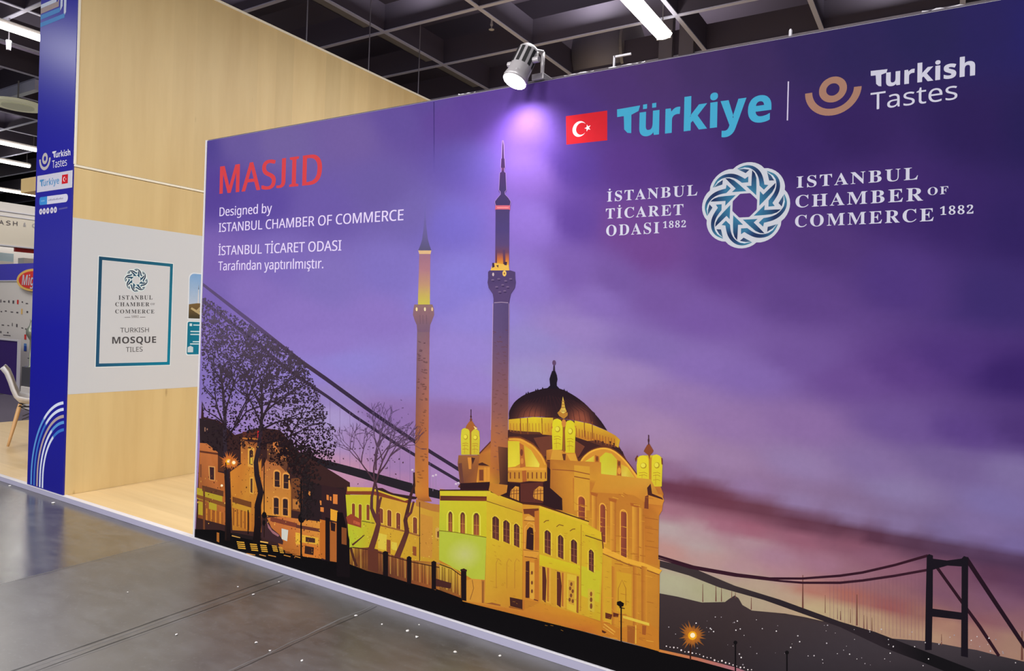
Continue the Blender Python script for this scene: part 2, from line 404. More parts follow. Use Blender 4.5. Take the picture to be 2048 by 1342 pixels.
# the interlaced ring emblem: eight arms round an octagon; px outlines of one arm come from the big copy on the mural
EC = (1489.4, 410.9)
def ez(x, y): return (1400 + x / 7.458, 320 + y / 7.458)
ARM_L = curve([(556, 132), (640, 92), (720, 78), (805, 96), (880, 150), (926, 220), (950, 300), (962, 368)], 3)
ARM_R = curve([(572, 138), (645, 120), (716, 116), (762, 130), (818, 170), (858, 228), (880, 300), (889, 384)], 3)
ARM_C = [(72, 132, 160), (66, 124, 152), (54, 104, 138), (44, 80, 120), (36, 58, 98), (34, 52, 92), (46, 84, 126), (58, 118, 154)]
ARM_C = curve(ARM_C, 3)
ARM_T = [(962, 368), (1022, 374), (955, 444), (889, 384)]
ARM_B = ([(780, 152), (820, 200), (842, 270), (844, 380), (840, 530), (690, 388), (766, 386), (772, 260)], [(30, 44, 86)] * 2 + [(40, 80, 124), (58, 122, 156), (58, 126, 160), (56, 118, 150), (50, 100, 140), (34, 60, 100)])
ARM_D = ([(570, 142), (650, 133), (738, 146), (682, 197)], [(70, 110, 140), (50, 74, 114), (38, 50, 92), (44, 62, 104)])
def emblem(name, s, cx, cz, scale, m, parent, dark=1.0, white=(200, 204, 214)):
    """s: Print to draw with; cx, cz on its plane; scale 1 = the mural's copy"""
    c0 = wp(*EC)
    def rel(p): q = wp(*ez(*p)); return ((q[0] - c0[0]) * scale, (q[1] - c0[1]) * scale)
    def rot(p, k): a = -k * math.pi / 4; return (cx + p[0] * math.cos(a) - p[1] * math.sin(a), cz + p[0] * math.sin(a) + p[1] * math.cos(a))
    dk = lambda c: tuple(q * dark for q in c)
    Rv = 0.160 * scale; valley = math.radians(64.0)
    lobes = []
    for k in range(8):                               # scalloped outline: arcs between eight valleys
        a0 = valley + k * math.pi / 4
        for i in range(9):
            t = i / 9; a = a0 + t * math.pi / 4; lobes.append((cx + Rv * (0.93 + 0.08 * math.sin(math.pi * t) ** 0.75) * math.cos(a), cz + Rv * (0.93 + 0.08 * math.sin(math.pi * t) ** 0.75) * math.sin(a)))
    n = len(lobes); hole = []
    for i in range(n):
        a = math.atan2(lobes[i][1] - cz, lobes[i][0] - cx); q = (a + math.pi / 8) % (math.pi / 4) - math.pi / 8
        r = 0.0485 * scale * math.cos(math.pi / 8) / math.cos(q); hole.append((cx + r * math.cos(a), cz + r * math.sin(a)))
    s.raw(lobes + hole, [(i, (i + 1) % n, n + (i + 1) % n, n + i) for i in range(n)], [white] * (2 * n))
    for k in range(8):
        L = [rot(rel(p), k) for p in ARM_L]; Q = [rot(rel(p), k) for p in ARM_R]; m8 = len(L)
        s.raw(L + Q, [(i, i + 1, m8 + i + 1, m8 + i) for i in range(m8 - 1)], [dk(c) for c in ARM_C] * 2)
        s.raw([rot(rel(p), k) for p in ARM_T], [(0, 1, 2, 3)], [dk((56, 114, 150))] * 4)
        for pts, cs in (ARM_B, ARM_D): s.raw([rot(rel(p), k) for p in pts], [tuple(range(len(pts)))], [dk(c) for c in cs])
        L = [rot(rel(p), k) for p in ((600, 133), (670, 112), (740, 122))]; Q = [rot(rel(p), k) for p in ((602, 134), (668, 122), (738, 128))]
        s.raw(L + Q, [(0, 1, 4, 3), (1, 2, 5, 4)], [(205, 225, 240)] * 6)
    return s.build(name, m, parent)
oc = op(272.4, 560.6)
emblem('sign_emblem', Print('oak', 0.0016), oc[0], oc[1], 0.1 / 0.16, M['print'], wb, 0.8, (228, 240, 242))
# picture and teal text panel farther along the band
pb = Print('oak', 0.0014)
def rrect(y0, y1, z0, z1, r, corners=(1, 1, 1, 1)):
    o = []
    for (cy, cz, a0, on) in ((y1 - r, z1 - r, 0, corners[0]), (y0 + r, z1 - r, 90, corners[1]), (y0 + r, z0 + r, 180, corners[2]), (y1 - r, z0 + r, 270, corners[3])):
        if on: o += [(cy + r * math.cos(R_(a0 + i * 15)), cz + r * math.sin(R_(a0 + i * 15))) for i in range(7)]
        else:
            s2 = 2 ** 0.5; o.append((cy + r * s2 * math.cos(R_(a0 + 45)), cz + r * s2 * math.sin(R_(a0 + 45))))
    return o
def fillz(s, pts, c): s.raw(pts, [tuple(range(len(pts)))], [c(p) if callable(c) else c for p in pts])
sky = lambda p: tuple(a + (b - a) * min(max((p[1] - 1.5) / 0.26, 0), 1) for a, b in zip((206, 214, 226), (132, 176, 226)))
fillz(pb, rrect(0.962, 1.48, 1.362, 1.775, 0.05, (1, 1, 0, 0)), (232, 238, 246))
fillz(pb, rrect(0.972, 1.47, 1.372, 1.765, 0.045, (1, 1, 0, 0)), sky)
fillz(pb, [(0.972, 1.372), (1.47, 1.372), (1.47, 1.52), (1.05, 1.508), (0.972, 1.495)], lambda p: (126, 102, 66) if p[1] > 1.4 else (70, 66, 52))
fillz(pb, [(0.99, 1.455), (1.09, 1.40), (1.12, 1.41), (1.0, 1.47)], (196, 176, 130)); fillz(pb, [(1.03, 1.43), (1.10, 1.5), (1.12, 1.48), (1.06, 1.42)], (190, 170, 128))
fillz(pb, [(1.056, 1.508), (1.066, 1.508), (1.062, 1.66), (1.058, 1.66)], (226, 222, 222)); fillz(pb, [(1.057, 1.63), (1.063, 1.63), (1.06, 1.675)], (70, 76, 92))
pb.build('printed_picture', M['print'], wb)
tb = Print('oak', 0.0014)
fillz(tb, rrect(0.957, 1.48, 1.047, 1.352, 0.02), (232, 242, 246)); fillz(tb, rrect(0.966, 1.47, 1.056, 1.343, 0.016), lambda p: (30, 120, 150) if p[0] < 1.05 else (24, 150, 184))
for z, y in ((1.315, 1.02), (1.258, 0.995), (1.232, 0.995), (1.168, 1.02), (1.148, 0.995)): fillz(tb, [(y, z - .005), (1.4, z - .005), (1.4, z + .005), (y, z + .005)], (206, 232, 240))
fillz(tb, [(0.985, 1.305), (1.008, 1.305), (1.008, 1.328), (0.985, 1.328)], (206, 232, 240))
fillz(tb, [(0.974, 1.075), (1.026, 1.075), (1.026, 1.12), (1.0, 1.132), (0.974, 1.12)], (206, 222, 230))
tb.build('printed_caption', M['print'], wb)

# blue end panel facing the aisle
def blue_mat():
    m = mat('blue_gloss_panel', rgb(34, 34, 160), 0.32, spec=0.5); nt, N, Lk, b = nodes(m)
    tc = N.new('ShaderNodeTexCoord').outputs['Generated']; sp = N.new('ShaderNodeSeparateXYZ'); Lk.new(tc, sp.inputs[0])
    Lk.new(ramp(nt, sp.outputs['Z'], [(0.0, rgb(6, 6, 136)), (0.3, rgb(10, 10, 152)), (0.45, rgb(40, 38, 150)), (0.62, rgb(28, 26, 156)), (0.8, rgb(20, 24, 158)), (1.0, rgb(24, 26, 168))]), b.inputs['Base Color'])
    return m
M['blue'] = blue_mat()
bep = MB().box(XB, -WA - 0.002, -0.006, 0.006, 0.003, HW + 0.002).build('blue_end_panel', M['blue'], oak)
ep = Print('mural', 0.0066)
def quad(s, pts, c): s.poly(pts, c)
M['white_ink'] = mat('white_print', rgb(226, 226, 236), 0.5); M['sky_ink'] = mat('light_blue_print', rgb(84, 146, 196), 0.5)
for pts, c in (([(76.4, 352.6), (147.2, 340.5), (146.2, 375.2), (75.4, 385.5)], (206, 206, 222)),):
    quad(ep, pts, c)
ep.build('pale_band', M['print'], bep)
def swirl(name, cen, rr, ri, ro, ra, tri, c, parent, base):
    """ring over a bowl-shaped arc; radii on the plane"""
    s = Print('mural', base); cx, cz = wp(*cen)
    def ann(r0, r1, a0, a1, n):
        A = [(cx + r1 * math.cos(R_(a0 + (a1 - a0) * i / n)), cz + r1 * math.sin(R_(a0 + (a1 - a0) * i / n))) for i in range(n + 1)]
        B = [(cx + r0 * math.cos(R_(a0 + (a1 - a0) * i / n)), cz + r0 * math.sin(R_(a0 + (a1 - a0) * i / n))) for i in range(n + 1)]
        s.raw(A + B, [(i, i + 1, n + 2 + i, n + 1 + i) for i in range(n)], [c] * (2 * n + 2))
    ann(ri, rr, 0, 360, 36); ann(ra, ro, *tri, 28)
    return s.build(name, M['print'], parent)
T_PTS = [(0, 1), (1, 1), (.93, .80), (.62, .70), (.60, 0), (.44, .03), (.30, .18), (.29, .70), (0, .70)]
def brand_T(s, tl, tr, bl, c):
    """the slanted capital T of the word mark"""
    A = Vector(s.P(*bl)); U = Vector(s.P(*tr)) - Vector(s.P(*tl)); V = Vector(s.P(*tl)) - A
    s.raw([tuple(A + U * p[0] + V * p[1]) for p in T_PTS], [tuple(range(len(T_PTS)))], [c] * len(T_PTS))
swirl('swirl_logo', (91.7, 317.5), 0.0445, 0.019, 0.091, 0.066, (180, 360), (190, 184, 186), bep, 0.0066)
bt = Print('mural', 0.0068); brand_T(bt, (106.6, 303.6), (114.6, 302.0), (107.2, 316.8), (222, 222, 234)); brand_T(bt, (81.6, 360.2), (89.6, 358.8), (81.9, 374.5), (84, 146, 196))
bt.build('wordmark_initial', M['print'], bep)
lettering('panel_lettering', 'urkish', 'bold', (113.4, 315.6), (142.6, 310.8), (113.4, 306.6), M['white_ink'], bep, ref='x', off=0.007)
lettering('panel_lettering', 'Tastes', 'sans', (106.4, 336.8), (135.8, 331.4), (106.2, 322), M['white_ink'], bep, off=0.007)
lettering('panel_lettering', 'ürkiye', 'bold', (88.6, 372.8), (120.2, 367.4), (88.6, 363.2), M['sky_ink'], bep, ref='x', off=0.007)
def flag(name, tl, tr, br, bl, cc, base, parent):
    s = Print('mural', base); s.poly([tl, tr, br, bl], (206, 34, 46))
    A = wp(*tl); B = wp(*br); hgt = A[1] - B[1]; wd = B[0] - A[0]; cx = A[0] + cc * wd; cz = (A[1] + B[1]) / 2
    dd = lambda x, z, r, c: s.raw(disc(x, z, r, 28), [tuple(range(28))], [c] * 28)
    dd(cx, cz, hgt * .265, (236, 230, 232)); dd(cx + hgt * .075, cz, hgt * .205, (206, 34, 46))
    st = []; sx = cx + hgt * .31
    for i in range(10): r = hgt * (.125 if i % 2 == 0 else .05); a = R_(180 + i * 36); st.append((sx + r * math.cos(a), cz + r * math.sin(a)))
    s.raw(st, [tuple(range(10))], [(236, 230, 232)] * 10)
    return s.build(name, M['print'], parent)
flag('flag_print', (126.2, 350.4), (138, 348.5), (137.5, 366.7), (125.4, 368.4), 0.42, 0.0072, bep)
pl = Print('mural', 0.0066)
def pill(x0, x1, z0, z1, c, left=True, right=True):
    r = (z1 - z0) / 2 * 0.98; o = []
    if right: o += [(x1 - r + r * math.cos(R_(-90 + i * 15)), (z0 + z1) / 2 + r * math.sin(R_(-90 + i * 15))) for i in range(13)]
    else: o += [(x1, z0), (x1, z1)]
    if left: o += [(x0 + r * 0.5 + r * .5 * math.cos(R_(90 + i * 15)), (z0 + z1) / 2 + r * math.sin(R_(90 + i * 15))) for i in range(13)]
    else: o += [(x0, z1), (x0, z0)]
    pl.raw(o, [tuple(range(len(o)))], [c] * len(o))
x0, zt = wp(80.8, 395); _, zb = wp(80.8, 411); x1, _ = wp(137.6, 396); xm, _ = wp(96.2, 396)
pill(x0, xm, zb, zt, (66, 144, 214), right=False); pill(xm, x1, zb, zt, (214, 214, 232), left=False)
zc = (zb + zt) / 2
for k in range(14): a = xm + .02 + k * .0165; pl.raw([(a, zc - .006), (a + .011, zc - .006), (a + .011, zc + .006 * (k % 3)), (a, zc + .006)], [(0, 1, 2, 3)], [(150, 150, 176)] * 4)
for k in range(3): a = x0 + .03 + k * .02; pl.raw([(a, zc - .005), (a + .013, zc - .005), (a + .013, zc + .005), (a, zc + .005)], [(0, 1, 2, 3)], [(140, 190, 232)] * 4)
for k, u in enumerate((83.4, 90.2, 97.4, 105.3, 112.6)):
    x, z = wp(u, 423.6 - k * 0.9); pl.raw(disc(x, z, .024, 18), [tuple(range(18))], [(214, 212, 226)] * 18)
    pl.raw(disc(x, z, .009, 6), [tuple(range(6))], [(120, 112, 160)] * 6)
for k in range(9): u = 119.4 + k * 1.95; pl.line([(u, 418.6 - k * .35), (u + 1.4, 418.3 - k * .35)], 3.2, (104, 100, 168))
pl.build('contact_print', M['print'], bep)
cs = Print('mural', 0.0066)
WHT, BEI, LBL, DBL = (212, 222, 244), (176, 160, 160), (92, 150, 214), (60, 118, 200)
# rounded lines at the foot of the panel
xr = -1.646
for k, (zt_, xl_, c1, c2) in enumerate(((804.6, 63.7, WHT, LBL), (817.4, 69.6, WHT, DBL), (831.5, 75.6, BEI, BEI), (843.6, 81.2, LBL, WHT), (858.4, 86.6, DBL, WHT))):
    zt2 = wp(129.6, zt_)[1]; xl2 = wp(xl_, 975)[0]; cx = -1.60; zc2 = 0.09; a = cx - xl2; b_ = zt2 - zc2; t = 0.0115; A = []; B = []; C = []
    for i in range(33):
        th = R_(97 + (180 - 97) * i / 30) if i <= 30 else math.pi
        x, z = cx + a * math.cos(th), zc2 + b_ * math.sin(th)
        if i > 30: z = zc2 - (i - 30) * 0.04
        nx, nz = math.cos(th) * b_, math.sin(th) * a; l = math.hypot(nx, nz); nx, nz = nx / l, nz / l
        A.append((min(x + nx * t, xr), z + nz * t)); B.append((min(x - nx * t, xr), z - nz * t)); C.append(c1 if i < (13 if k < 2 else 11) else c2)
    n = len(A); cs.raw(A + B, [(i, i + 1, n + i + 1, n + i) for i in range(n - 1)], C * 2)
# square-cornered lines at its top
for u0, u1, v0, c in ((122.4, 126.8, 19.5, WHT), (129.2, 133.8, 31.5, WHT), (117.6, 120.2, 9, BEI)):
    (xa, za), (xb, zb2) = wp(u0, v0), wp(u1, v0); cs.raw([(xa, za - .012), (xb, za + .02), (xb, 4.2), (xa, 4.2)], [(0, 1, 2, 3)], [c] * 4)
for u1, v1, th_, c in ((115, 0.5, .03, WHT), (119.6, 8.0, .042, BEI), (121.8, 19.8, .036, LBL), (131, 31.5, .034, LBL)):
    x, z = wp(u1, v1); cs.raw([(XB + .001, z - th_ / 2), (x, z - th_ / 2), (x, z + th_ / 2), (XB + .001, z + th_ / 2)], [(0, 1, 2, 3)], [c] * 4)
cs.build('line_pattern', M['print'], bep)

# ================================================================== the purple display wall with its printed night view
mw = empty('mural_wall', (2.5, 0.03, 0), 'long purple printed display wall showing a floodlit mosque and a suspension bridge at dusk', 'display wall')
MXE = 5.4; MH = 2.5
MB().box(0.004, 1.7995, 0, 0.06, 0.002, MH).build('wall_panel', M['board'], mw)
MB().box(1.8005, MXE, 0, 0.06, 0.002, MH).build('wall_panel', M['board'], mw)
MB().box(-0.012, 0.0035, -0.004, 0.062, 0.002, MH + 0.004).build('edge_profile', M['alu'], mw, bevel=0.001)
MB().box(0.004, MXE, 0.004, 0.056, MH, MH + 0.006).build('top_profile', M['fin'], mw)

SKY = [  # photo position and colour of the printed sky; wall glare, spot glow and light falloff mixed in
(400,290,80,66,145),(480,285,104,88,158),(560,285,112,96,160),(700,270,112,92,160),(800,240,98,78,155),(860,210,92,72,150),
(430,380,86,66,150),(520,400,92,74,158),(650,420,106,88,166),(760,380,106,90,162),(820,430,112,98,170),(430,520,122,98,176),(560,520,122,104,182),(650,560,126,110,184),(780,540,124,110,188),
(420,600,120,100,176),(500,590,132,110,186),(600,640,136,114,190),(760,640,136,114,190),(700,725,140,128,204),(800,760,140,124,196),(650,690,140,118,194),(770,830,140,110,170),(660,790,146,128,190),(665,838,164,148,200),(640,745,142,126,202),(660,880,164,142,192),(720,880,158,128,178),
(800,930,156,122,172),(700,945,190,140,168),(640,930,186,140,170),(790,965,172,126,166),(430,860,150,125,190),(420,760,130,112,184),
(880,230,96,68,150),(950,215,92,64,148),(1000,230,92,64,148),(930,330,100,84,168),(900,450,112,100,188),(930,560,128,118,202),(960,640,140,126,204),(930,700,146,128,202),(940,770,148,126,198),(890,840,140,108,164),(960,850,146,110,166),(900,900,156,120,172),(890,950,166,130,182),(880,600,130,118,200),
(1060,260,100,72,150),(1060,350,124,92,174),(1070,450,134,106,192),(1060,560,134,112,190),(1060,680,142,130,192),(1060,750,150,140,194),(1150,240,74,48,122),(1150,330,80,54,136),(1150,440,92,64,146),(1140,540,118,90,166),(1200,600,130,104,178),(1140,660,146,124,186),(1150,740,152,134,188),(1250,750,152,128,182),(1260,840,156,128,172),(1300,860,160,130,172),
(1250,170,74,48,112),(1300,150,72,48,106),(1400,130,64,44,98),(1500,120,58,40,92),(1500,280,58,36,98),(1620,100,48,34,88),(1700,100,42,32,86),(1850,60,36,30,84),(1980,60,36,28,90),(2060,60,34,28,98),(1250,330,84,52,130),(1400,310,70,45,114),(1600,300,56,34,100),(1700,260,50,30,92),(1950,250,42,26,86),(2060,250,36,26,84),
(1250,450,106,66,138),(1300,500,108,68,140),(1450,530,98,64,138),(1500,440,84,54,124),(1650,480,80,54,120),(1800,400,62,38,106),(1900,420,54,34,100),(2040,450,48,32,96),(1230,560,112,84,156),(1320,600,114,84,156),(1400,640,116,86,160),(1600,600,94,66,136),(1800,560,78,54,126),(2000,600,60,44,110),(1700,400,66,42,110),
(1300,700,128,105,172),(1400,730,132,106,176),(1500,750,128,102,172),(1600,720,112,84,154),(1700,760,106,76,146),(1800,740,92,62,134),(1900,720,78,52,124),(2030,750,58,36,105),(2050,860,78,54,120),(1350,800,146,118,172),
(1450,850,146,116,168),(1600,850,138,108,164),(1800,850,110,84,150),(1920,860,92,66,136),(1340,900,160,130,166),(1450,920,154,126,166),(1600,930,146,124,170),(1750,930,132,110,162),(1900,930,118,98,152),(2040,950,128,112,164),(1800,980,138,122,168),(2000,1010,126,112,168),
(1330,945,140,105,140),(1340,975,104,56,76),(1400,985,104,56,74),(1450,1003,106,58,74),(1520,1020,104,60,76),(1600,1043,98,56,74),(1680,1058,92,54,72),(1750,1074,86,50,70),(1830,1088,84,54,76),(1900,1100,84,58,84),(1980,1120,82,56,84),(2050,1130,80,55,84),
(1420,940,148,120,158),(1500,975,146,118,160),(1600,1005,144,122,164),(1700,1030,140,120,162),(1800,1050,134,116,160),(1900,1066,124,108,156),(2030,1090,122,106,160),(1960,1060,130,112,164),
(1335,1025,160,110,128),(1335,1055,180,162,162),(1400,1060,176,148,154),(1440,1050,160,104,124),(1500,1085,172,140,150),(1500,1060,156,96,116),(1600,1080,150,96,116),(1700,1085,136,86,106),(1750,1112,140,94,116),(1400,1095,178,158,158),(1550,1112,166,126,146),(1650,1130,160,115,136),(1340,1104,186,142,136),(1420,1118,182,148,146),(1480,1135,176,140,146),
(1560,1145,172,130,142),(1700,1148,150,106,122),(1800,1140,140,94,112),(1900,1140,122,80,102),(1990,1150,96,60,86),(2045,1165,96,62,92),(1780,1190,146,100,106),(1890,1190,126,86,106),(2000,1200,124,85,110),(1940,1225,130,90,106),(1345,1165,176,172,142),(1420,1182,170,166,132),(1500,1195,176,160,134),(1520,1168,180,158,138),(1580,1190,184,158,136),(1620,1185,176,118,104),(1700,1192,166,102,92),(1780,1212,150,86,86),(1850,1232,150,104,96),
(1630,1212,190,170,132),(1680,1225,186,164,128),(1750,1240,182,152,122),(1850,1268,180,146,120),(1900,1250,172,130,112),(1960,1240,140,92,100),(1960,1270,160,118,110),(2030,1240,140,98,108),(2030,1285,164,128,112),(2060,1320,166,130,112),(1330,1200,170,165,140)]
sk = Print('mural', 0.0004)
NX, NZ = 150, 90
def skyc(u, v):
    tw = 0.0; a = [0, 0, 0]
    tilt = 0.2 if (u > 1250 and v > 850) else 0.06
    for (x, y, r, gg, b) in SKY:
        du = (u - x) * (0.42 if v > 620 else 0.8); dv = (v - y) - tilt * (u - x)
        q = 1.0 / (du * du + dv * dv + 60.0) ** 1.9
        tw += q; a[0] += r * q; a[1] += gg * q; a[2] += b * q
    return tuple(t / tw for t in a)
def px_of(x, z):
    d = Vector((x, 0, z)) - CAM; a, b, c = (Vector(q).dot(d) for q in ROT); return 1024 + F_PX * a / c, 671 + F_PX * b / c
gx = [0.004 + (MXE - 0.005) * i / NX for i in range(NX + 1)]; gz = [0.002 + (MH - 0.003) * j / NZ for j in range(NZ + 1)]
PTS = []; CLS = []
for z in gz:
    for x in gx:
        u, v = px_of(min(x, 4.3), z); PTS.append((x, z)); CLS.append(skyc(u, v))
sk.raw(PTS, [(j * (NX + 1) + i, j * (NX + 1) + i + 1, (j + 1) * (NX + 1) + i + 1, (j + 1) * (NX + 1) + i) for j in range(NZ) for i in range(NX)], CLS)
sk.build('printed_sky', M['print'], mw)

# ---- the printed view itself, drawn back to front
v = Print('mural', 0.0005, 1.6e-6); v.xmin = 0.0045
BLK = (20, 17, 20)
def lerp(a, b, t): return tuple(p + (q - p) * t for p, q in zip(a, b))
# bridge on the left: two cables and the deck
CB0, CB1 = (92, 76, 116), (52, 40, 60)
v.line([(404, 569), (505, 646), (601, 722), (651, 757), (739, 821), (828, 882), (860, 903), (921, 941)], [8, 8, 8, 8, 7.5, 7, 7, 7], [CB0, CB0, (74, 58, 78), (58, 46, 68), (52, 40, 62), CB1, CB1, CB1])
v.line([(404, 601), (500, 676), (582, 744), (656, 794), (710, 833), (793, 888), (860, 928), (921, 964)], [8, 8, 7, 6, 6, 6, 6, 6], [CB0, CB0, (74, 58, 78), (58, 46, 68), (52, 40, 62), CB1, CB1, CB1])
for k in range(12): u = 640 + k * 20; v.line([(u, 790 + k * 11), (u, 925 + k * 6)], .6, (122, 98, 142))
v.line([(560, 900), (640, 925), (735, 951), (830, 978), (890, 992)], [16, 15, 17, 19, 16], (38, 33, 40))
for u, vv in ((825, 940), (866, 952), (872, 950), (912, 968), (917, 966)): v.disc(u, vv, 2.2, (214, 196, 214)); v.line([(u, vv), (u, vv + 30)], .8, (150, 130, 160))
# bridge on the right
v.poly([(1316, 1186), (1354, 1193), (1404, 1205), (1450, 1204), (1458, 1198), (1469, 1191), (1477, 1196), (1485, 1210), (1504, 1221), (1570, 1227), (1609, 1234), (1680, 1250), (1760, 1275), (1849, 1282), (1880, 1287), (1917, 1294), (1954, 1300), (2000, 1312), (2048, 1323), (2110, 1338), (2110, 1420), (1316, 1420)],
       [(64, 52, 54)] * 12 + [(66, 58, 64)] * 7 + [(48, 44, 50)] + [(22, 21, 24), (22, 20, 24)])
for u, a, b, wd in ((1405.7, 1168, 1204, 2), (1432, 1172, 1203, 2.6), (1443, 1174, 1203, 2), (1463.5, 1182, 1196, 1.6), (1471, 1184, 1196, 1.6), (1502.6, 1195, 1219, 2), (1605.7, 1150, 1216, 3.6), (1650.5, 1190, 1226, 1.5), (1714, 1189, 1251, 3.4), (1701, 1218, 1246, 1.5), (1681, 1222, 1240, 2), (1675, 1216, 1238, 1.5), (1728, 1230, 1257, 1.6), (1734, 1232, 1260, 2), (1744, 1235, 1262, 1.8), (1883, 1268, 1290, 2), (2044, 1262, 1320, 5)):
    v.strip([(u - wd * .2, a), (u - wd / 2, b)], [(u + wd * .2, a), (u + wd / 2, b)], (112, 70, 62))
for k in range(26):
    u = 1660 + k * 7.4; v.line([(u, 1162 - k * .9), (u, 1246 + k * 1.5)], .5, (134, 92, 106))
v.strip([(1316, 1120), (1387, 1136.5), (1470, 1171.5), (1561, 1199.5), (1680, 1243), (1751, 1264), (1849, 1302), (1932, 1334), (2010, 1364)],
        [(1316, 1133), (1378, 1151), (1439, 1175), (1528, 1200), (1680, 1254), (1769, 1296), (1849, 1326), (1932, 1360), (2010, 1390)], [(60, 50, 52)] * 3 + [(44, 36, 42)] * 3 + [(22, 20, 24)] * 3)
v.line([(1316, 1112), (1387, 1134), (1474, 1149.5), (1539, 1157), (1605, 1157), (1680, 1151.5), (1725, 1145), (1790, 1130), (1856, 1111)], [5, 6, 6, 5, 4.5, 5, 5, 5, 5.5], (52, 24, 38))
v.line([(1316, 1116.5), (1380, 1136), (1470, 1152), (1561, 1162), (1605, 1165.5), (1680, 1165.5), (1725, 1161), (1790, 1151.5), (1854, 1140)], [2.5, 3, 3, 4, 4.5, 5, 5, 5, 5], (54, 26, 40))
TW = (26, 21, 30)
v.line([(1872, 1132), (1923, 1203), (1960, 1254), (1998, 1312)], [6, 6, 7, 6], (44, 22, 34)); v.line([(1932, 1116), (1990, 1204), (2048, 1291), (2110, 1384)], [9, 8.5, 8, 8], (36, 20, 32))
v.poly([(1853.5, 1112), (1858, 1108), (1866, 1111), (1865.5, 1200), (1863.5, 1300), (1850, 1300), (1851.5, 1200)], TW)
v.poly([(1923.3, 1117), (1928, 1112), (1936.5, 1115), (1936, 1200), (1936, 1315), (1922, 1312), (1923, 1200)], TW)
v.poly([(1864, 1117), (1894, 1121), (1924, 1117), (1924, 1133), (1895, 1131), (1864, 1140)], TW)
v.poly([(1864, 1217), (1923, 1225), (1923, 1239.5), (1864, 1233)], TW)
rr = random.Random(11)
for k in range(105):
    u = rr.uniform(1330, 2045); vv = 1225 + (u - 1320) * .075 + rr.random() ** 1.6 * 92
    q = rr.uniform(.5, 1.6); v.disc(u, vv, q, lerp((150, 140, 150), (246, 240, 240), rr.random()), n=6)
for k in range(24): v.disc(1333 + k * 7.4, 1291 + k * 2.15 + rr.uniform(-2, 2), rr.uniform(1, 2), (240, 226, 226), n=6)
v.line([(1318, 1301), (1395, 1318), (1470, 1338), (1520, 1356)], [5, 6, 7, 7], [(206, 130, 60), (190, 116, 90), (170, 110, 120), (120, 90, 110)])
for u, a, b in ((1471, 1285, 1345), (1574, 1305, 1360)): v.line([(u, a), (u, b)], 3, BLK); v.disc(u, a, 4, BLK)
def star(u, vv, R, n, c1, c2, core, seed):
    q = random.Random(seed)
    v.disc(u, vv, R * .5, [c2] * 16, n=16)
    for k in range(n):
        a = 2 * math.pi * k / n + q.uniform(-.08, .08); r = R * q.uniform(.6, 1); t = .10
        v.poly([(u + r * math.cos(a), vv + r * math.sin(a)), (u + R * .3 * math.cos(a + t * 3), vv + R * .3 * math.sin(a + t * 3)), (u, vv), (u + R * .3 * math.cos(a - t * 3), vv + R * .3 * math.sin(a - t * 3))], [c2, c1, c1, c1])
    v.disc(u, vv, R * .26, (240, 170, 30)); v.disc(u + .5, vv - .5, core, (255, 240, 200))
v.line([(1381, 1270), (1381, 1320)], 3, (60, 32, 24))
star(1385, 1271, 34, 24, (196, 116, 34), (104, 68, 46), 5, 3)

v.o = 0.0006
# far minaret, hazy top
M1 = [(393, 850, 850.6), (430, 849, 851.4), (455, 847.5, 853), (479, 844.5, 856), (490, 841, 859), (501, 836.6, 863)]
v.strip([(a, y) for y, a, b in M1], [(b, y) for y, a, b in M1], [(114, 100, 174), (108, 98, 166), (104, 94, 152), (98, 90, 138), (92, 86, 128), (88, 82, 116)])
v.strip([(836.5, 501), (839, 509)], [(863, 501), (861, 509)], (214, 176, 130))
S1 = [(508, 838.6, 861, (152, 108, 130)), (540, 838, 860.5, (168, 118, 128)), (570, 837, 860.4, (184, 142, 112)), (590, 836.4, 860.2, (192, 168, 92)), (612, 836, 860, (196, 186, 76))]
v.strip([(a, y) for y, a, b, c in S1], [(b, y) for y, a, b, c in S1], [c for *_, c in S1])
B1 = [(609, 829, 865, (140, 110, 104)), (618, 827, 868, (138, 104, 110)), (630, 826, 868.6, (134, 100, 110)), (642, 830, 864, (128, 96, 110)), (650, 833.6, 860.6, (122, 94, 112)), (664, 834.6, 859.6, (118, 90, 112))]
v.strip([(a, y) for y, a, b, c in B1], [(b, y) for y, a, b, c in B1], [c for *_, c in B1])
for u, c in ((833.5, (236, 214, 150)), (850, (230, 214, 170)), (864.5, (214, 180, 140))): v.disc(u, 618.5, 2, c, ry=4)
for u in (840, 846, 853): v.line([(u, 630), (u + .5, 648)], 1, (108, 82, 96))
C1 = [(664, 834.4, 859.4, (124, 98, 112), (128, 94, 108)), (740, 833, 858.6, (122, 88, 102), (150, 104, 104)), (800, 832, 858, (132, 88, 82), (166, 104, 84)), (860, 831, 857.4, (146, 88, 66), (176, 104, 66)), (920, 830, 857, (168, 104, 56), (188, 112, 58)), (978, 830, 857.4, (196, 128, 52), (196, 118, 50)), (992, 831, 857.6, (190, 118, 52), (190, 112, 48)), (1003, 838, 864, (150, 88, 48), (150, 88, 48))]
v.raw([v.P(a, y) for y, a, b, c, d in C1] + [v.P(b, y) for y, a, b, c, d in C1], [(i, i + 1, 8 + i + 1, 8 + i) for i in range(7)], [c for *_, c, d in C1] + [d for *_, d in C1])

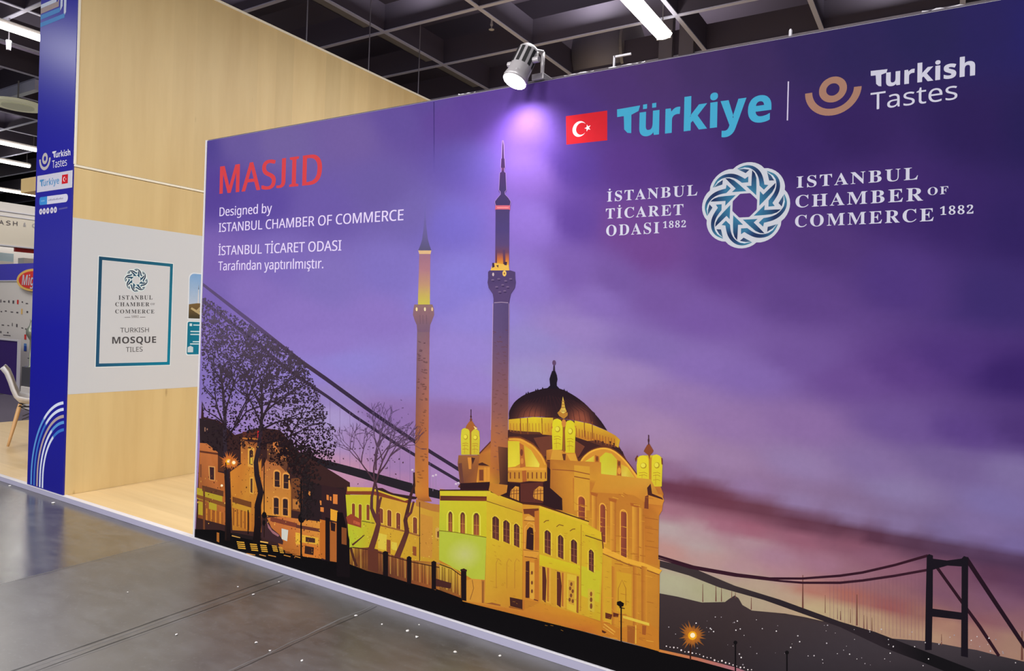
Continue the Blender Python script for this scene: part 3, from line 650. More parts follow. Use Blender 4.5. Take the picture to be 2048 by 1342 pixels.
# ---------------- houses on the left
v.o = 0.0006
OR, OD, YE_, BR = (196, 128, 48), (146, 84, 38), (208, 158, 56), (70, 40, 28)
def z3(x, y): return (380 + x / 4.473, 850 + y / 4.473)
def archwin(q, x, y, w_, h, rise, slope, c, pad=0):
    """round-headed opening; the whole shape leans down to the right by slope"""
    P = [(x - pad, y + h + pad * .6)]
    P += [(x + w_ / 2 - (w_ / 2 + pad) * math.cos(math.pi * k / 10), y - (rise + pad) * math.sin(math.pi * k / 10)) for k in range(11)]
    P.append((x + w_ + pad, y + h + pad * .6)); q([(a, b + (a - x) * slope) for a, b in P], c)
def q3(pts, c): v.poly([z3(*p) for p in pts], c)
v.poly([(404, 800), (408, 834), (440, 842), (470, 870), (520, 855), (560, 860), (600, 905), (640, 928), (700, 965), (705, 1160), (390, 1090)], (58, 36, 36))
q3([(85, -60), (215, -40), (330, 30), (330, 400), (90, 250)], (46, 34, 38))
for p in ((130, 20), (150, 30), (120, 180), (140, 185)): q3([(p[0], p[1]), (p[0] + 10, p[1] + 2), (p[0] + 10, p[1] + 40), (p[0], p[1] + 38)], (150, 110, 92))
q3([(88, 160), (150, 165), (250, 245), (250, 420), (330, 440), (330, 900), (70, 830)], [(190, 112, 62)] * 3 + [(176, 100, 48)] * 3 + [(120, 66, 34)])
q3([(88, 228), (250, 250), (250, 268), (88, 245)], (96, 52, 36))
q3([(165, 365), (225, 372), (225, 500), (172, 490)], (214, 150, 84)); q3([(176, 375), (216, 380), (216, 492), (180, 486)], (58, 36, 40))
q3([(90, 350), (104, 352), (104, 470), (90, 465)], (120, 70, 46)); q3([(250, 270), (330, 320), (330, 420), (250, 410)], (88, 50, 36))
for p in ((62, 560, 110, 100), (160, 600, 130, 90), (75, 680, 40, 120), (170, 690, 70, 60)): q3([(p[0], p[1]), (p[0] + p[2], p[1] + p[2] * .25), (p[0] + p[2], p[1] + p[3] + p[2] * .25), (p[0], p[1] + p[3])], (178, 156, 46))
q3([(60, 620), (330, 700), (330, 740), (60, 650)], (130, 78, 40)); q3([(110, 540), (300, 590), (300, 640), (110, 590)], (96, 58, 40))
for k in range(9): x = 125 + k * 20; q3([(x, 740 + k * 5), (x + 11, 743 + k * 5), (x + 11, 850 + k * 5), (x, 845 + k * 5)], (206, 134, 46) if k % 2 else (150, 88, 36))
q3([(118, 560), (135, 565), (135, 960), (118, 950)], (110, 64, 38))
# main house and its gables
q3([(360, 420), (470, 340), (600, 380), (640, 300), (640, 960), (380, 940)], [(206, 130, 50), (196, 120, 48), (206, 140, 54), (190, 116, 46), (170, 96, 40), (186, 122, 44)])
q3([(455, 130), (520, 150), (620, 160), (620, 400), (455, 340)], [(176, 108, 56), (150, 88, 50), (150, 84, 46), (200, 130, 56), (196, 120, 50)])
q3([(470, 60), (560, 55), (640, 70), (640, 130), (475, 135)], (86, 46, 40)); q3([(470, 112), (640, 120), (640, 134), (470, 128)], (180, 110, 50)); q3([(605, 52), (645, 62), (645, 122), (605, 115)], (208, 40, 44))
q3([(518, 205), (545, 192), (578, 210), (572, 380), (518, 370)], (220, 160, 70)); q3([(532, 232), (550, 218), (566, 235), (562, 360), (532, 350)], (66, 42, 36)); q3([(540, 290), (560, 292), (560, 350), (540, 348)], (206, 170, 60))
q3([(462, 150), (486, 140), (494, 200), (468, 200)], (70, 44, 38)); q3([(535, 470), (568, 465), (568, 620), (535, 610)], (222, 166, 70)); q3([(542, 480), (560, 478), (560, 610), (542, 600)], (80, 50, 40))
q3([(380, 640), (550, 690), (550, 740), (380, 690)], (112, 66, 36)); q3([(380, 690), (545, 740), (545, 790), (380, 735)], (196, 144, 48))
for k in range(10): x = 385 + k * 17; q3([(x, 745 + k * 4), (x + 11, 747 + k * 4), (x + 11, 900 + k * 5), (x, 895 + k * 5)], (200, 126, 46) if k % 2 else (140, 80, 36))
q3([(640, 400), (690, 300), (770, 330), (880, 420), (905, 560), (905, 830), (640, 800)], [(190, 112, 60), (170, 100, 60), (176, 104, 58), (180, 110, 54), (190, 120, 50), (206, 140, 52), (210, 140, 54)])
q3([(690, 160), (760, 130), (840, 160), (880, 330), (860, 420), (770, 330), (690, 320)], (98, 60, 44)); q3([(740, 150), (830, 160), (830, 185), (770, 190), (830, 300), (815, 310), (740, 200)], (196, 118, 62))
q3([(820, 200), (850, 180), (885, 220), (880, 300), (830, 290)], (150, 92, 56)); q3([(832, 215), (852, 200), (872, 225), (870, 285), (836, 280)], (40, 30, 36))
for x, y, h in ((758, 415, 140), (838, 440, 130), (750, 650, 150), (832, 660, 150)):
    archwin(q3, x, y + 8, 44, h - 12, 16, .12, (222, 152, 74), 11); archwin(q3, x, y + 10, 44, h - 14, 12, .12, (52, 36, 38))
    q3([(x + 4, y + h * .55), (x + 40, y + h * .57), (x + 40, y + h * .6), (x + 4, y + h * .58)], (170, 110, 70))
q3([(905, 480), (990, 470), (1010, 560), (1000, 780), (905, 760)], (112, 66, 40)); q3([(920, 660), (975, 670), (980, 760), (920, 750)], (180, 116, 56))
q3([(690, 830), (820, 820), (1210, 870), (1210, 1210), (820, 1130)], [(196, 116, 60), (196, 110, 60), (216, 150, 60), (206, 130, 50), (170, 100, 44)])
q3([(720, 820), (960, 880), (960, 920), (720, 860)], (120, 60, 46)); q3([(950, 890), (1200, 935), (1200, 965), (950, 920)], (96, 54, 46)); q3([(820, 925), (880, 940), (870, 1040), (820, 1020)], (206, 206, 196))
q3([(945, 960), (985, 968), (985, 1070), (945, 1060)], (226, 176, 60)); q3([(1000, 980), (1150, 1010), (1150, 1070), (1000, 1050)], (224, 172, 60)); q3([(1035, 1000), (1120, 1015), (1120, 1055), (1035, 1045)], (64, 42, 36))
q3([(1010, 1060), (1160, 1090), (1160, 1200), (1010, 1180)], (206, 120, 50)); q3([(1030, 1080), (1110, 1095), (1105, 1165), (1025, 1150)], (54, 34, 32)); q3([(1150, 940), (1205, 925), (1205, 965)], (226, 186, 60))
q3([(1040, 500), (1250, 560), (1380, 560), (1380, 900), (1210, 880), (1040, 830)], (42, 30, 34))
for p in ((1165, 675), (1180, 735), (1225, 640), (1250, 645), (1290, 650), (1060, 590)): q3([(p[0], p[1]), (p[0] + 18, p[1] + 4), (p[0] + 18, p[1] + 44), (p[0], p[1] + 40)], (206, 130, 64))
# pavement, parked car, striped barriers
v.poly([(389, 1058), (440, 1060), (520, 1082), (600, 1112), (660, 1120), (700, 1150), (780, 1166), (870, 1180), (931, 1203), (1010, 1222), (1100, 1245), (1200, 1272), (1310, 1300), (1400, 1322), (1480, 1345), (1560, 1370), (1620, 1420), (1200, 1420), (388, 1082)], (14, 12, 15))
q3([(380, 990), (560, 1030), (640, 1050), (640, 1010), (380, 960)], (34, 26, 28))
q3([(640, 900), (680, 860), (740, 930), (800, 980), (835, 1040), (830, 1070), (640, 1010)], (62, 40, 44)); q3([(690, 870), (735, 940), (800, 985), (790, 1000), (740, 970), (700, 920)], (156, 104, 112))
for x, y, w_, h in ((418, 1040, 68, 72), (536, 1060, 62, 70), (628, 1070, 56, 70), (732, 1076, 44, 60), (792, 1090, 36, 60), (840, 1100, 90, 50), (905, 1110, 70, 60)):
    for k in range(4):
        yy = y + k * h / 4; q3([(x + k * 4, yy), (x + w_ + k * 4, yy + w_ * .1), (x + w_ + 2 + k * 4, yy + h * .14 + w_ * .1), (x + 2 + k * 4, yy + h * .14)], (222, 166, 60) if x < 830 else (170, 100, 44))
q3([(375, 985), (450, 1005), (450, 1012), (375, 995)], (206, 156, 80)); q3([(628, 1036), (700, 1048), (700, 1060), (628, 1048)], (226, 176, 90)); q3([(240, 960), (262, 965), (262, 1050), (240, 1040)], (170, 104, 44))
for x, y, w_ in ((505, 1145, 80), (620, 1155, 60), (700, 1160, 70), (840, 1160, 60), (940, 1170, 50)): q3([(x, y), (x + w_, y + 14), (x + w_, y + 22), (x, y + 8)], (190, 130, 60))
v.poly([(693, 1154), (720, 1160), (718, 1168), (694, 1163)], (112, 88, 96))
qs = random.Random(8)
for k in range(330):                                 # dappled light and shade on the lit fronts
    x = qs.uniform(60, 1180); y = qs.uniform(180, 900) if x < 900 else qs.uniform(860, 1180)
    if x < 330 and y < 420 or 330 < x < 455 and y < 440: continue
    c = ((66, 38, 28), (110, 62, 34), (232, 170, 76), (150, 88, 44))[k % 4]; a = qs.uniform(3, 9); b = qs.uniform(2, 16)
    q3([(x, y), (x + a, y + qs.uniform(-2, 3)), (x + a * .8, y + b), (x + qs.uniform(-2, 2), y + b * .9)], c)
# street lamp with its star, signs
def pole(u, a, b, wd, c=BLK): v.line([(u, a), (u, b)], wd, c)
star(457.5, 923.5, 23, 22, (214, 120, 54), (150, 80, 40), 3.4, 5); star(467.5, 925.5, 16, 14, (214, 120, 54), (176, 100, 46), 3.4, 6); star(443.5, 971.5, 6, 10, (214, 140, 60), (176, 100, 46), 2.4, 6)
pole(452, 925, 1080, 2.2, (40, 26, 24)); pole(528.6, 915, 1075, 1.8, (40, 26, 24)); pole(602.6, 960, 1120, 3)
v.disc(528.8, 1030, 4.6, BLK, ry=6.5); v.disc(603.4, 1036, 7, BLK, ry=10); v.disc(528.4, 1046, 3, BLK, ry=6); pole(496.5, 1020, 1068, 2)

# ---------------- bare trees
v.o = 0.0011
def limb(pts, w0, w1, c0, c1):
    n = len(pts); v.line(pts, [w0 + (w1 - w0) * i / (n - 1) for i in range(n)], [lerp(c0, c1, i / (n - 1)) for i in range(n)])
def branch(u, vv, ang, ln, wd, depth, q, cf, spread=.5, keep=None):
    if keep and not keep(u, vv): return
    pts = [(u, vv)]; a = ang
    for i in range(4):
        a += q.uniform(-.16, .16); u += ln / 4 * math.cos(a); vv += ln / 4 * math.sin(a)
        if keep and not keep(u, vv): break
        pts.append((u, vv))
    if len(pts) < 2: return
    limb(pts, wd, wd * .6, cf(pts[0][1]), cf(pts[-1][1]))
    if depth:
        for k in range(2 if depth < 3 else 3):
            branch(u, vv, a + q.uniform(-spread, spread) + (k - .7) * .35, ln * q.uniform(.6, .82), max(wd * .58, .7), depth - 1, q, cf, spread, keep)
cf = lambda y: lerp((88, 76, 98), (34, 22, 26), min(max((y - 640) / 260, 0), 1))
def in_canopy(u, y):
    top = 592 + (u - 404) * .60 if u < 610 else 716 + (u - 610) * 1.9
    if u > 585: top += (u - 585) * .35
    bot = 900 if u < 540 else 935
    right = 616 + 6 * math.sin(y * .21) if y < 730 else min(620 + (y - 730) * .36, 672) + 6 * math.sin(y * .17)
    return u > 404 and y > top and y < bot and u < right
qt = random.Random(21)
limb([(455, 1082), (457, 1030), (455, 975), (452, 930), (450, 880), (450, 830), (446, 780), (440, 730)], 12, 4, (24, 16, 18), cf(720))
limb([(513, 1086), (516, 1050), (516, 1010), (522, 985), (514, 950), (512, 925), (518, 895), (522, 860), (524, 830)], 15, 6, (22, 15, 17), cf(800))
for (u, y, a, l, wd) in ((450, 830, -1.25, 62, 4), (450, 860, -1.9, 62, 4), (447, 780, -1.7, 52, 3.4), (452, 880, -1.15, 70, 4), (446, 790, -1.2, 60, 3), (452, 850, -2.3, 50, 3), (468, 850, -1.2, 70, 3), (460, 870, -.95, 72, 3)): branch(u, y, a, l, wd, 3, qt, cf, .5, in_canopy)
for (u, y, a, l, wd) in ((524, 830, -1.6, 62, 5), (524, 840, -1.1, 62, 5), (522, 860, -.6, 56, 4), (524, 850, -2.0, 60, 4), (520, 890, -.3, 62, 4), (524, 820, -1.9, 66, 4), (526, 830, -.9, 70, 4), (515, 930, -.7, 60, 3)): branch(u, y, a, l, wd, 3, qt, cf, .5, in_canopy)
def leaf(u, y, r, c, o):
    a = qt.uniform(0, math.pi); e = qt.uniform(.28, .7); ca, sa = math.cos(a), math.sin(a); P = []
    for k in range(5):
        t = 2 * math.pi * k / 5; x0, y0 = r * math.cos(t) * qt.uniform(.8, 1.2), r * e * math.sin(t); P.append((u + x0 * ca - y0 * sa, y + x0 * sa + y0 * ca))
    v.poly(P, c, o)
n = 0; base_o = v.o
while n < 5200:
    u = qt.uniform(404, 672); y = qt.uniform(590, 930)
    if not in_canopy(u, y): continue
    d = .8 if y < 790 else (.62 if u > 540 else .34)
    if u < 425 and y > 720: d *= .35
    if qt.random() > d: continue
    c = cf(y + qt.uniform(-25, 25)); leaf(u, y, qt.uniform(1.2, 3.1), lerp((0, 0, 0), c, qt.uniform(.82, 1.12)), base_o + (n % 240) * 0.9e-6); n += 1
v.o = base_o + 205e-6
for (u, y, r) in ((446, 668, 15), (468, 688, 17), (497, 700, 16), (440, 690, 10), (520, 715, 14), (490, 752, 15), (530, 760, 16), (556, 700, 11), (575, 730, 12), (590, 725, 14), (545, 745, 15), (572, 770, 12), (503, 660, 9), (540, 690, 10), (600, 745, 9), (525, 800, 12), (560, 800, 13), (590, 800, 9), (575, 850, 15), (585, 880, 20), (600, 895, 18), (560, 880, 14), (620, 905, 11), (590, 920, 15), (570, 905, 14), (600, 940, 14), (455, 745, 10), (430, 640, 9)):
    for k in range(int(r * 1.6)):
        a = qt.uniform(0, 6.3); q = r * qt.random() ** .6; leaf(u + q * math.cos(a), y + q * math.sin(a), qt.uniform(2.2, 5.2), cf(y), v.o); v.o += 1e-6
for k in range(420):
    t = qt.random(); y = 890 + 150 * t; u = 612 + qt.gauss(0, 15) * (1.25 - t) ; leaf(u, y, qt.uniform(1.5, 4.2), (34 + k % 3 * 4, 27 + k % 3 * 3, 30 + k % 3 * 3), v.o + (k % 120) * 1e-6)
v.o += 125e-6
# ---------------- the small palace wing in the middle
v.o = 0.00115
def z4(x, y): return (640 + x / 4.473, 900 + y / 4.473)
def q4(pts, c): v.poly([z4(*p) for p in pts], c)
q4([(15, 310), (245, 360), (245, 620), (160, 560), (160, 1180), (15, 1160)], (52, 32, 36))
for p in ((60, 400, 20, 50), (90, 415, 14, 40), (118, 395, 40, 90), (5, 510, 30, 45), (0, 450, 14, 30)): q4([(p[0], p[1]), (p[0] + p[2], p[1] + 4), (p[0] + p[2], p[1] + p[3]), (p[0], p[1] + p[3] - 5)], (214, 126, 60))
q4([(95, 525), (160, 545), (150, 640), (95, 625)], (226, 160, 50)); q4([(85, 640), (150, 650), (150, 1040), (80, 1030)], (170, 98, 46)); q4([(95, 640), (140, 660), (135, 730), (100, 720)], (40, 26, 30)); q4([(0, 620), (50, 630), (50, 980), (0, 960)], (186, 104, 40))
q4([(230, 400), (480, 400), (500, 640), (500, 1000), (265, 900)], [(192, 184, 44), (196, 176, 44), (196, 170, 44), (192, 160, 42), (176, 190, 50)])
q4([(480, 380), (560, 400), (780, 470), (900, 470), (1080, 500), (1080, 1010), (860, 1000), (500, 900)], [(200, 160, 52), (202, 156, 54), (206, 158, 56), (206, 156, 56), (196, 150, 54), (190, 144, 46), (206, 156, 46), (206, 166, 46)])
q4([(243, 330), (470, 335), (560, 350), (800, 440), (800, 480), (560, 420), (480, 400), (235, 396)], (128, 62, 40)); q4([(245, 330), (470, 335), (520, 350), (800, 440), (760, 455), (520, 372), (465, 368), (245, 368)], (206, 176, 56))
q4([(470, 340), (560, 340), (640, 385), (800, 408), (870, 420), (860, 440), (800, 440), (640, 400)], (54, 34, 38))
q4([(860, 440), (1000, 480), (1080, 490), (1080, 560), (1000, 545), (860, 500)], (178, 118, 56))
for x, y, h in ((288, 480, 125), (348, 487, 140), (418, 490, 140)): archwin(q4, x, y + 6, 26, h - 8, 10, .12, (206, 196, 70), 7); archwin(q4, x, y + 6, 26, h - 10, 9, .12, (130, 64, 44))
for x, y, h in ((530, 525, 130), (605, 540, 145), (685, 565, 145), (835, 605, 145)): archwin(q4, x, y + 6, 34, h - 12, 14, .26, (222, 180, 80), 8); archwin(q4, x, y + 6, 34, h - 14, 13, .26, (112, 54, 44)); q4([(x + 14, y), (x + 18, y), (x + 18, y + h), (x + 14, y + h)], (160, 96, 70))
q4([(540, 665), (760, 720), (890, 760), (890, 775), (760, 735), (540, 680)], (150, 96, 50)); q4([(375, 630), (490, 650), (490, 660), (375, 640)], (116, 110, 40))
q4([(900, 570), (1010, 600), (1005, 970), (900, 950)], (196, 138, 56)); q4([(1035, 700), (1078, 690), (1078, 800), (1035, 790)], (206, 160, 80)); q4([(1050, 730), (1076, 720), (1076, 785), (1050, 780)], (110, 60, 44))
for x in (598, 830): q4([(x, 800 + (x > 700) * 60), (x + 34, 806 + (x > 700) * 60), (x + 34, 930 + (x > 700) * 20), (x, 920 + (x > 700) * 20)], (140, 76, 44))
q4([(520, 740), (600, 760), (590, 900), (520, 880)], (214, 190, 70)); q4([(640, 820), (690, 830), (690, 900), (640, 890)], (214, 190, 70))
q4([(235, 600), (280, 570), (372, 625), (370, 695), (250, 660)], (146, 66, 44)); q4([(300, 628), (360, 650), (358, 676), (300, 655)], (186, 90, 60))
v.line([z4(893, 465), z4(893, 1010)], 1.6, (60, 34, 30))
for k in range(150):
    x = qs.uniform(260, 1070); y = qs.uniform(640, 990); a = qs.uniform(3, 10); b = qs.uniform(2, 9)
    q4([(x, y), (x + a, y + a * .2), (x + a, y + b), (x, y + b)], ((150, 92, 44), (222, 196, 84), (176, 130, 44), (110, 60, 44))[k % 4])
# fence and pillars in front of it
q4([(265, 880), (440, 870), (620, 930), (820, 985), (1000, 1000), (1170, 1040), (1180, 1100), (1260, 1110), (1260, 1330), (1000, 1240), (800, 1190), (600, 1130), (265, 1040)], [(176, 130, 40), (120, 66, 44), (140, 84, 48), (150, 92, 46), (170, 110, 46), (186, 130, 50), (196, 150, 56), (206, 150, 56), (196, 130, 50), (150, 84, 44), (112, 62, 44), (90, 50, 40), (120, 76, 36)])
for k in range(44):
    x = 300 + k * 22; y = 880 + max(0, x - 440) * .28; v.line([z4(x, y), z4(x + 2, y + 175)], 1.0, (84, 46, 34) if k % 3 else (206, 160, 76))
v.line([z4(290, 870), z4(440, 890), z4(620, 945), z4(820, 1000), z4(1170, 1070), z4(1260, 1110)], 2, (70, 38, 30))
q4([(1040, 1150), (1180, 1190), (1170, 1240), (1040, 1215)], (70, 38, 36)); q4([(430, 870), (520, 890), (520, 1100), (430, 1070)], (96, 52, 40))
v.poly([z4(*p) for p in ((0, 980), (265, 1020), (420, 1080), (600, 1125), (790, 1185), (1000, 1240), (1270, 1335), (1290, 1400), (0, 1160))], (15, 12, 15))
for x0, x1, y0, y1 in ((563, 612, 902, 1130), (778, 820, 948, 1200), (998, 1042, 990, 1250), (1264, 1312, 1068, 1350)): q4([(x0, y0 + 10), ((x0 + x1) / 2, y0), (x1, y0 + 12), (x1 - 2, y1), (x0 + 2, y1 - 8)], (26, 18, 22))
q4([(155, 555), (205, 560), (265, 800), (270, 1140), (150, 1130)], (22, 16, 20)); q4([(50, 600), (90, 610), (90, 1000), (50, 990)], (26, 18, 22)); q4([(195, 690), (240, 700), (240, 850), (195, 840)], (130, 74, 40))
TB = (96, 52, 50)
limb([z4(455, 900), z4(500, 760), z4(525, 660), z4(490, 590), z4(462, 520), z4(465, 420), z4(490, 300)], 12, 4, (96, 52, 44), (80, 48, 58)); limb([z4(525, 660), z4(515, 560), z4(535, 470), z4(550, 420)], 7, 4, TB, TB); limb([z4(515, 560), z4(520, 400), z4(500, 300)], 6, 3.5, TB, (70, 46, 56))
limb([z4(690, 960), z4(740, 840), z4(780, 730), z4(765, 630), z4(790, 520), z4(815, 400), z4(845, 320), z4(842, 200)], 12, 3, (100, 54, 46), (50, 32, 36)); limb([z4(775, 600), z4(815, 560), z4(840, 460)], 6, 4, TB, TB); limb([z4(275, 870), z4(300, 960), z4(330, 1040)], 5, 5, (80, 44, 36), (70, 38, 32)); limb([z4(290, 850), z4(340, 810), z4(400, 760)], 4, 1.5, (90, 50, 40), (80, 50, 40))
cf2 = lambda y: lerp((104, 84, 124), (74, 48, 58), min(max((y - 820) / 130, 0), 1))
q2 = random.Random(5)
for (u, y, a, l, wd) in ((750, 967, -1.75, 44, 4), (752, 966, -1.3, 46, 4), (748, 960, -2.1, 42, 3.4), (755, 950, -.9, 44, 3.2), (752, 940, -1.55, 46, 3)): branch(u, y, a, l, wd, 4, q2, cf2, .62)
for k in range(130):
    u = q2.gauss(755, 34); y = q2.gauss(880, 34)
    if u < 828: leaf(u, y, q2.uniform(1, 2.3), cf2(y), v.o + (k % 60) * 1.6e-6)
v.o += 1e-4

# ---------------- the floodlit mosque
def z7(x, y): return (860 + x / 4.096, 700 + y / 4.096)
def z8(x, y): return (860 + x / 3.532, 950 + y / 3.532)
def q7(pts, c): v.poly([z7(*p) for p in pts], c)
def q8(pts, c): v.poly([z8(*p) for p in pts], c)
v.o = 0.0016
q7([(640, 560), (1000, 548), (1300, 600), (1500, 700), (1590, 860), (1790, 1230), (1790, 1300), (500, 1300), (230, 1120), (345, 950), (500, 752), (640, 640)], (92, 52, 40))
v.poly([(880, 978), (1020, 990), (1320, 1120), (1318, 1300), (1100, 1246), (931, 1204), (880, 1190)], (190, 124, 44))
GO, GY, GB, GD = (200, 136, 48), (216, 192, 44), (170, 104, 44), (74, 40, 36)
# dome with its finial
DM = [(650, 560), (652, 500), (690, 432), (735, 392), (790, 360), (880, 330), (960, 312), (1060, 315), (1160, 360), (1260, 430), (1340, 510), (1400, 580), (1450, 655)]
DM = curve(DM, 3)
DB = [(650, 568), (720, 556), (780, 550), (850, 547), (930, 547), (1000, 550), (1060, 556), (1120, 566), (1180, 576), (1240, 586), (1310, 602), (1380, 630), (1450, 660)]
DB = curve(DB, 3)
nD = len(DM); rows = 7; P7 = []; C7 = []
for j in range(rows):
    t = j / (rows - 1)
    for i in range(nD):
        p = tuple(a + (b - a) * t for a, b in zip(DM[i], DB[i])); P7.append(v.P(*z7(*p)))
        q = max(math.exp(-((p[0] - 840) / 110) ** 2), math.exp(-((p[0] - 1230) / 90) ** 2)) * max(0, (p[1] - 420) / 130); rim = .35 * t
        C7.append(lerp((36, 24, 32), (140, 76, 58), min(1, q * 1.0 + rim * .5)))
v.raw(P7, [(j * nD + i, j * nD + i + 1, (j + 1) * nD + i + 1, (j + 1) * nD + i) for j in range(rows - 1) for i in range(nD - 1)], C7)
for k in range(16): x = 690 + k * 44; v.line([z7(960 + (x - 960) * .55, 372 + abs(x - 1000) * .12), z7(x, 480 + abs(x - 1000) * .10), z7(x + (x - 1000) * .06, 552 + max(0, x - 1000) * .13)], .8, (60, 34, 38))
q7([(960, 314), (985, 292), (982, 262), (980, 238), (990, 205), (1002, 172), (1028, 172), (1040, 205), (1046, 240), (1040, 268), (1040, 292), (1064, 318)], (30, 24, 34))
q7([(1008, 172), (1013, 122), (1023, 122), (1026, 172)], (52, 38, 56)); v.disc(*z7(1018, 105), 3.7, (96, 70, 104), ry=5.4)
for x, y in ((790, 358), (806, 350), (868, 330), (884, 326), (924, 314), (1100, 328), (1124, 342)): q7([(x - 7, y + 4), (x, y - 12), (x + 7, y + 4)], (40, 28, 44))
# drum
q7([(640, 570), (850, 549), (1010, 556), (1010, 700), (930, 698), (900, 672), (800, 668), (700, 660), (640, 652)], [(206, 162, 48), (218, 196, 44), (206, 170, 48), (190, 120, 46), (196, 130, 46), (206, 170, 44), (216, 190, 44), (200, 150, 48), (196, 140, 48)])
q7([(1185, 578), (1310, 604), (1450, 662), (1520, 700), (1558, 735), (1545, 800), (1510, 780), (1440, 765), (1380, 738), (1290, 745), (1195, 712)], [(214, 186, 44), (216, 176, 46), (206, 150, 46), (196, 140, 46), (206, 160, 50), (206, 166, 50), (190, 126, 46), (190, 120, 44), (186, 116, 44), (196, 130, 44), (190, 126, 46)])
for x in (742, 800, 918, 1265, 1330): v.line([z7(x, 556 + max(0, x - 1180) * .2), z7(x + 4, 690 + max(0, x - 1180) * .25)], 1.6, (132, 72, 40))
for x in range(660, 1000, 26): v.line([z7(x, 600), z7(x + 2, 668)], 1, (168, 108, 44))
for x in range(1200, 1520, 24): v.line([z7(x, 640 + (x - 1200) * .28), z7(x + 2, 705 + (x - 1200) * .3)], 1.2, (150, 84, 42))
for x, y in ((1470, 745), (1500, 760), (1410, 745), (1350, 735)): q7([(x, y), (x + 16, y + 4), (x + 8, y + 40)], (70, 38, 34))
q7([(630, 652), (680, 680), (760, 690), (900, 690), (1010, 700), (1010, 900), (940, 900), (850, 760), (740, 705), (640, 712)], (66, 38, 38))
q7([(850, 720), (1010, 700), (1010, 870), (930, 870)], (108, 60, 46))
q7([(1180, 715), (1300, 748), (1440, 800), (1580, 830), (1590, 870), (1500, 850), (1420, 800), (1300, 830), (1215, 890)], (64, 36, 36))
q7([(1190, 740), (1270, 790), (1215, 880), (1185, 850)], (116, 64, 46)); q7([(1480, 790), (1560, 805), (1590, 855), (1550, 850)], (56, 34, 38))
# left (front) arch and its pediment
q7([(345, 950), (400, 860), (500, 752), (560, 740), (660, 718), (745, 722), (850, 778), (920, 860), (960, 935), (960, 1080), (345, 1100)], [(186, 118, 50), (176, 106, 50), (160, 92, 50), (150, 84, 46), (206, 134, 50), (214, 144, 52), (206, 140, 52), (206, 136, 48), (196, 130, 46), (206, 150, 50), (180, 112, 48)])
v.line([z7(*p) for p in ((345, 945), (400, 855), (500, 750))], 2.6, (96, 52, 44)); v.line([z7(*p) for p in curve(((650, 716), (745, 720), (850, 776), (925, 860), (962, 935)))], 2.4, (120, 64, 40))
v.line([z7(*p) for p in curve(((650, 732), (740, 736), (842, 792), (912, 870), (945, 940)))], 2.2, (226, 164, 62))
q7([(640, 745), (735, 748), (742, 930), (700, 955), (640, 962)], [(208, 186, 48), (206, 190, 50), (214, 196, 56), (222, 206, 60), (222, 206, 60)])
q7([(765, 775), (830, 820), (900, 935), (895, 960), (780, 955)], [(206, 160, 50), (206, 180, 54), (216, 200, 70), (230, 214, 80), (214, 176, 54)])
q7([(735, 760), (770, 780), (785, 955), (740, 965)], (176, 100, 50)); v.disc(*z7(752, 840), 3, (120, 64, 44), ry=7); v.disc(*z7(756, 910), 3, (206, 130, 60), ry=6)
q7([(400, 930), (430, 920), (490, 950), (400, 945)], (70, 40, 36))
q7([(370, 960), (500, 960), (500, 1085), (370, 1100)], (196, 126, 50)); q7([(405, 980), (440, 980), (440, 1070), (405, 1070)], (120, 64, 42))
for x in (385, 455, 480): q7([(x - 10, 960), (x + 10, 960), (x + 12, 1095), (x - 10, 1098)], (214, 144, 56))
for x in range(655, 950, 36): q7([(x, 1000), (x + 10, 1002), (x + 10, 1055), (x, 1052)], (124, 68, 40))
q7([(640, 965), (950, 965), (950, 985), (640, 985)], (222, 156, 60)); q7([(755, 990), (790, 985), (795, 1080), (760, 1082)], (170, 94, 46))
# left and right corner turrets, central turret
def lobe(cx, y0, y1, hw, c, seed=1):
    q7([(cx - hw, y1), (cx - hw * 1.12, (y0 * 2 + y1) / 3), (cx - hw * .96, y0 + hw * .5), (cx - hw * .62, y0 + 6), (cx, y0), (cx + hw * .6, y0 + 10), (cx + hw * .98, y0 + hw * .7), (cx + hw * 1.12, (y0 * 2 + y1) / 3 + 8), (cx + hw, y1)], [lerp(c, (186, 150, 40), .25), c, lerp(c, (180, 130, 40), .4), c, c, c, lerp(c, (190, 140, 40), .3), c, lerp(c, (186, 150, 40), .3)])
    h = y1 - y0
    v.disc(*z7(cx + 2, y0 + h * .34), hw * .55 / 4.1, (176, 146, 40), ry=h * .1 / 4.1); v.disc(*z7(cx - 1, y0 + h * .33), hw * .42 / 4.1, (226, 214, 70), ry=h * .075 / 4.1)
    for t in (.58, .66, .8): v.line([z7(cx - hw * .7, y0 + h * t), z7(cx + hw * .2, y0 + h * (t - .02)), z7(cx + hw * .7, y0 + h * (t + .02))], .9, (170, 120, 40))
    v.line([z7(cx - hw * .2, y0 + h * .62), z7(cx - hw * .2, y0 + h * .95)], .8, (186, 140, 40))
q7([(228, 930), (235, 862), (410, 862), (400, 930), (380, 1105), (250, 1105)], [(120, 74, 56), (150, 96, 56), (160, 100, 56), (150, 90, 50), (156, 92, 46), (110, 66, 52)])
q7([(235, 930), (262, 925), (280, 1100), (255, 1100)], (104, 62, 54)); q7([(310, 880), (340, 880), (340, 975), (320, 975)], (214, 140, 60)); q7([(340, 880), (372, 885), (350, 940)], (70, 42, 40))
q7([(258, 660), (290, 640), (380, 645), (406, 665), (402, 858), (260, 858)], (190, 160, 52)); lobe(292, 638, 858, 34, (206, 196, 56)); lobe(372, 645, 858, 34, (206, 190, 56)); q7([(326, 650), (342, 650), (340, 858), (328, 858)], (166, 116, 46))
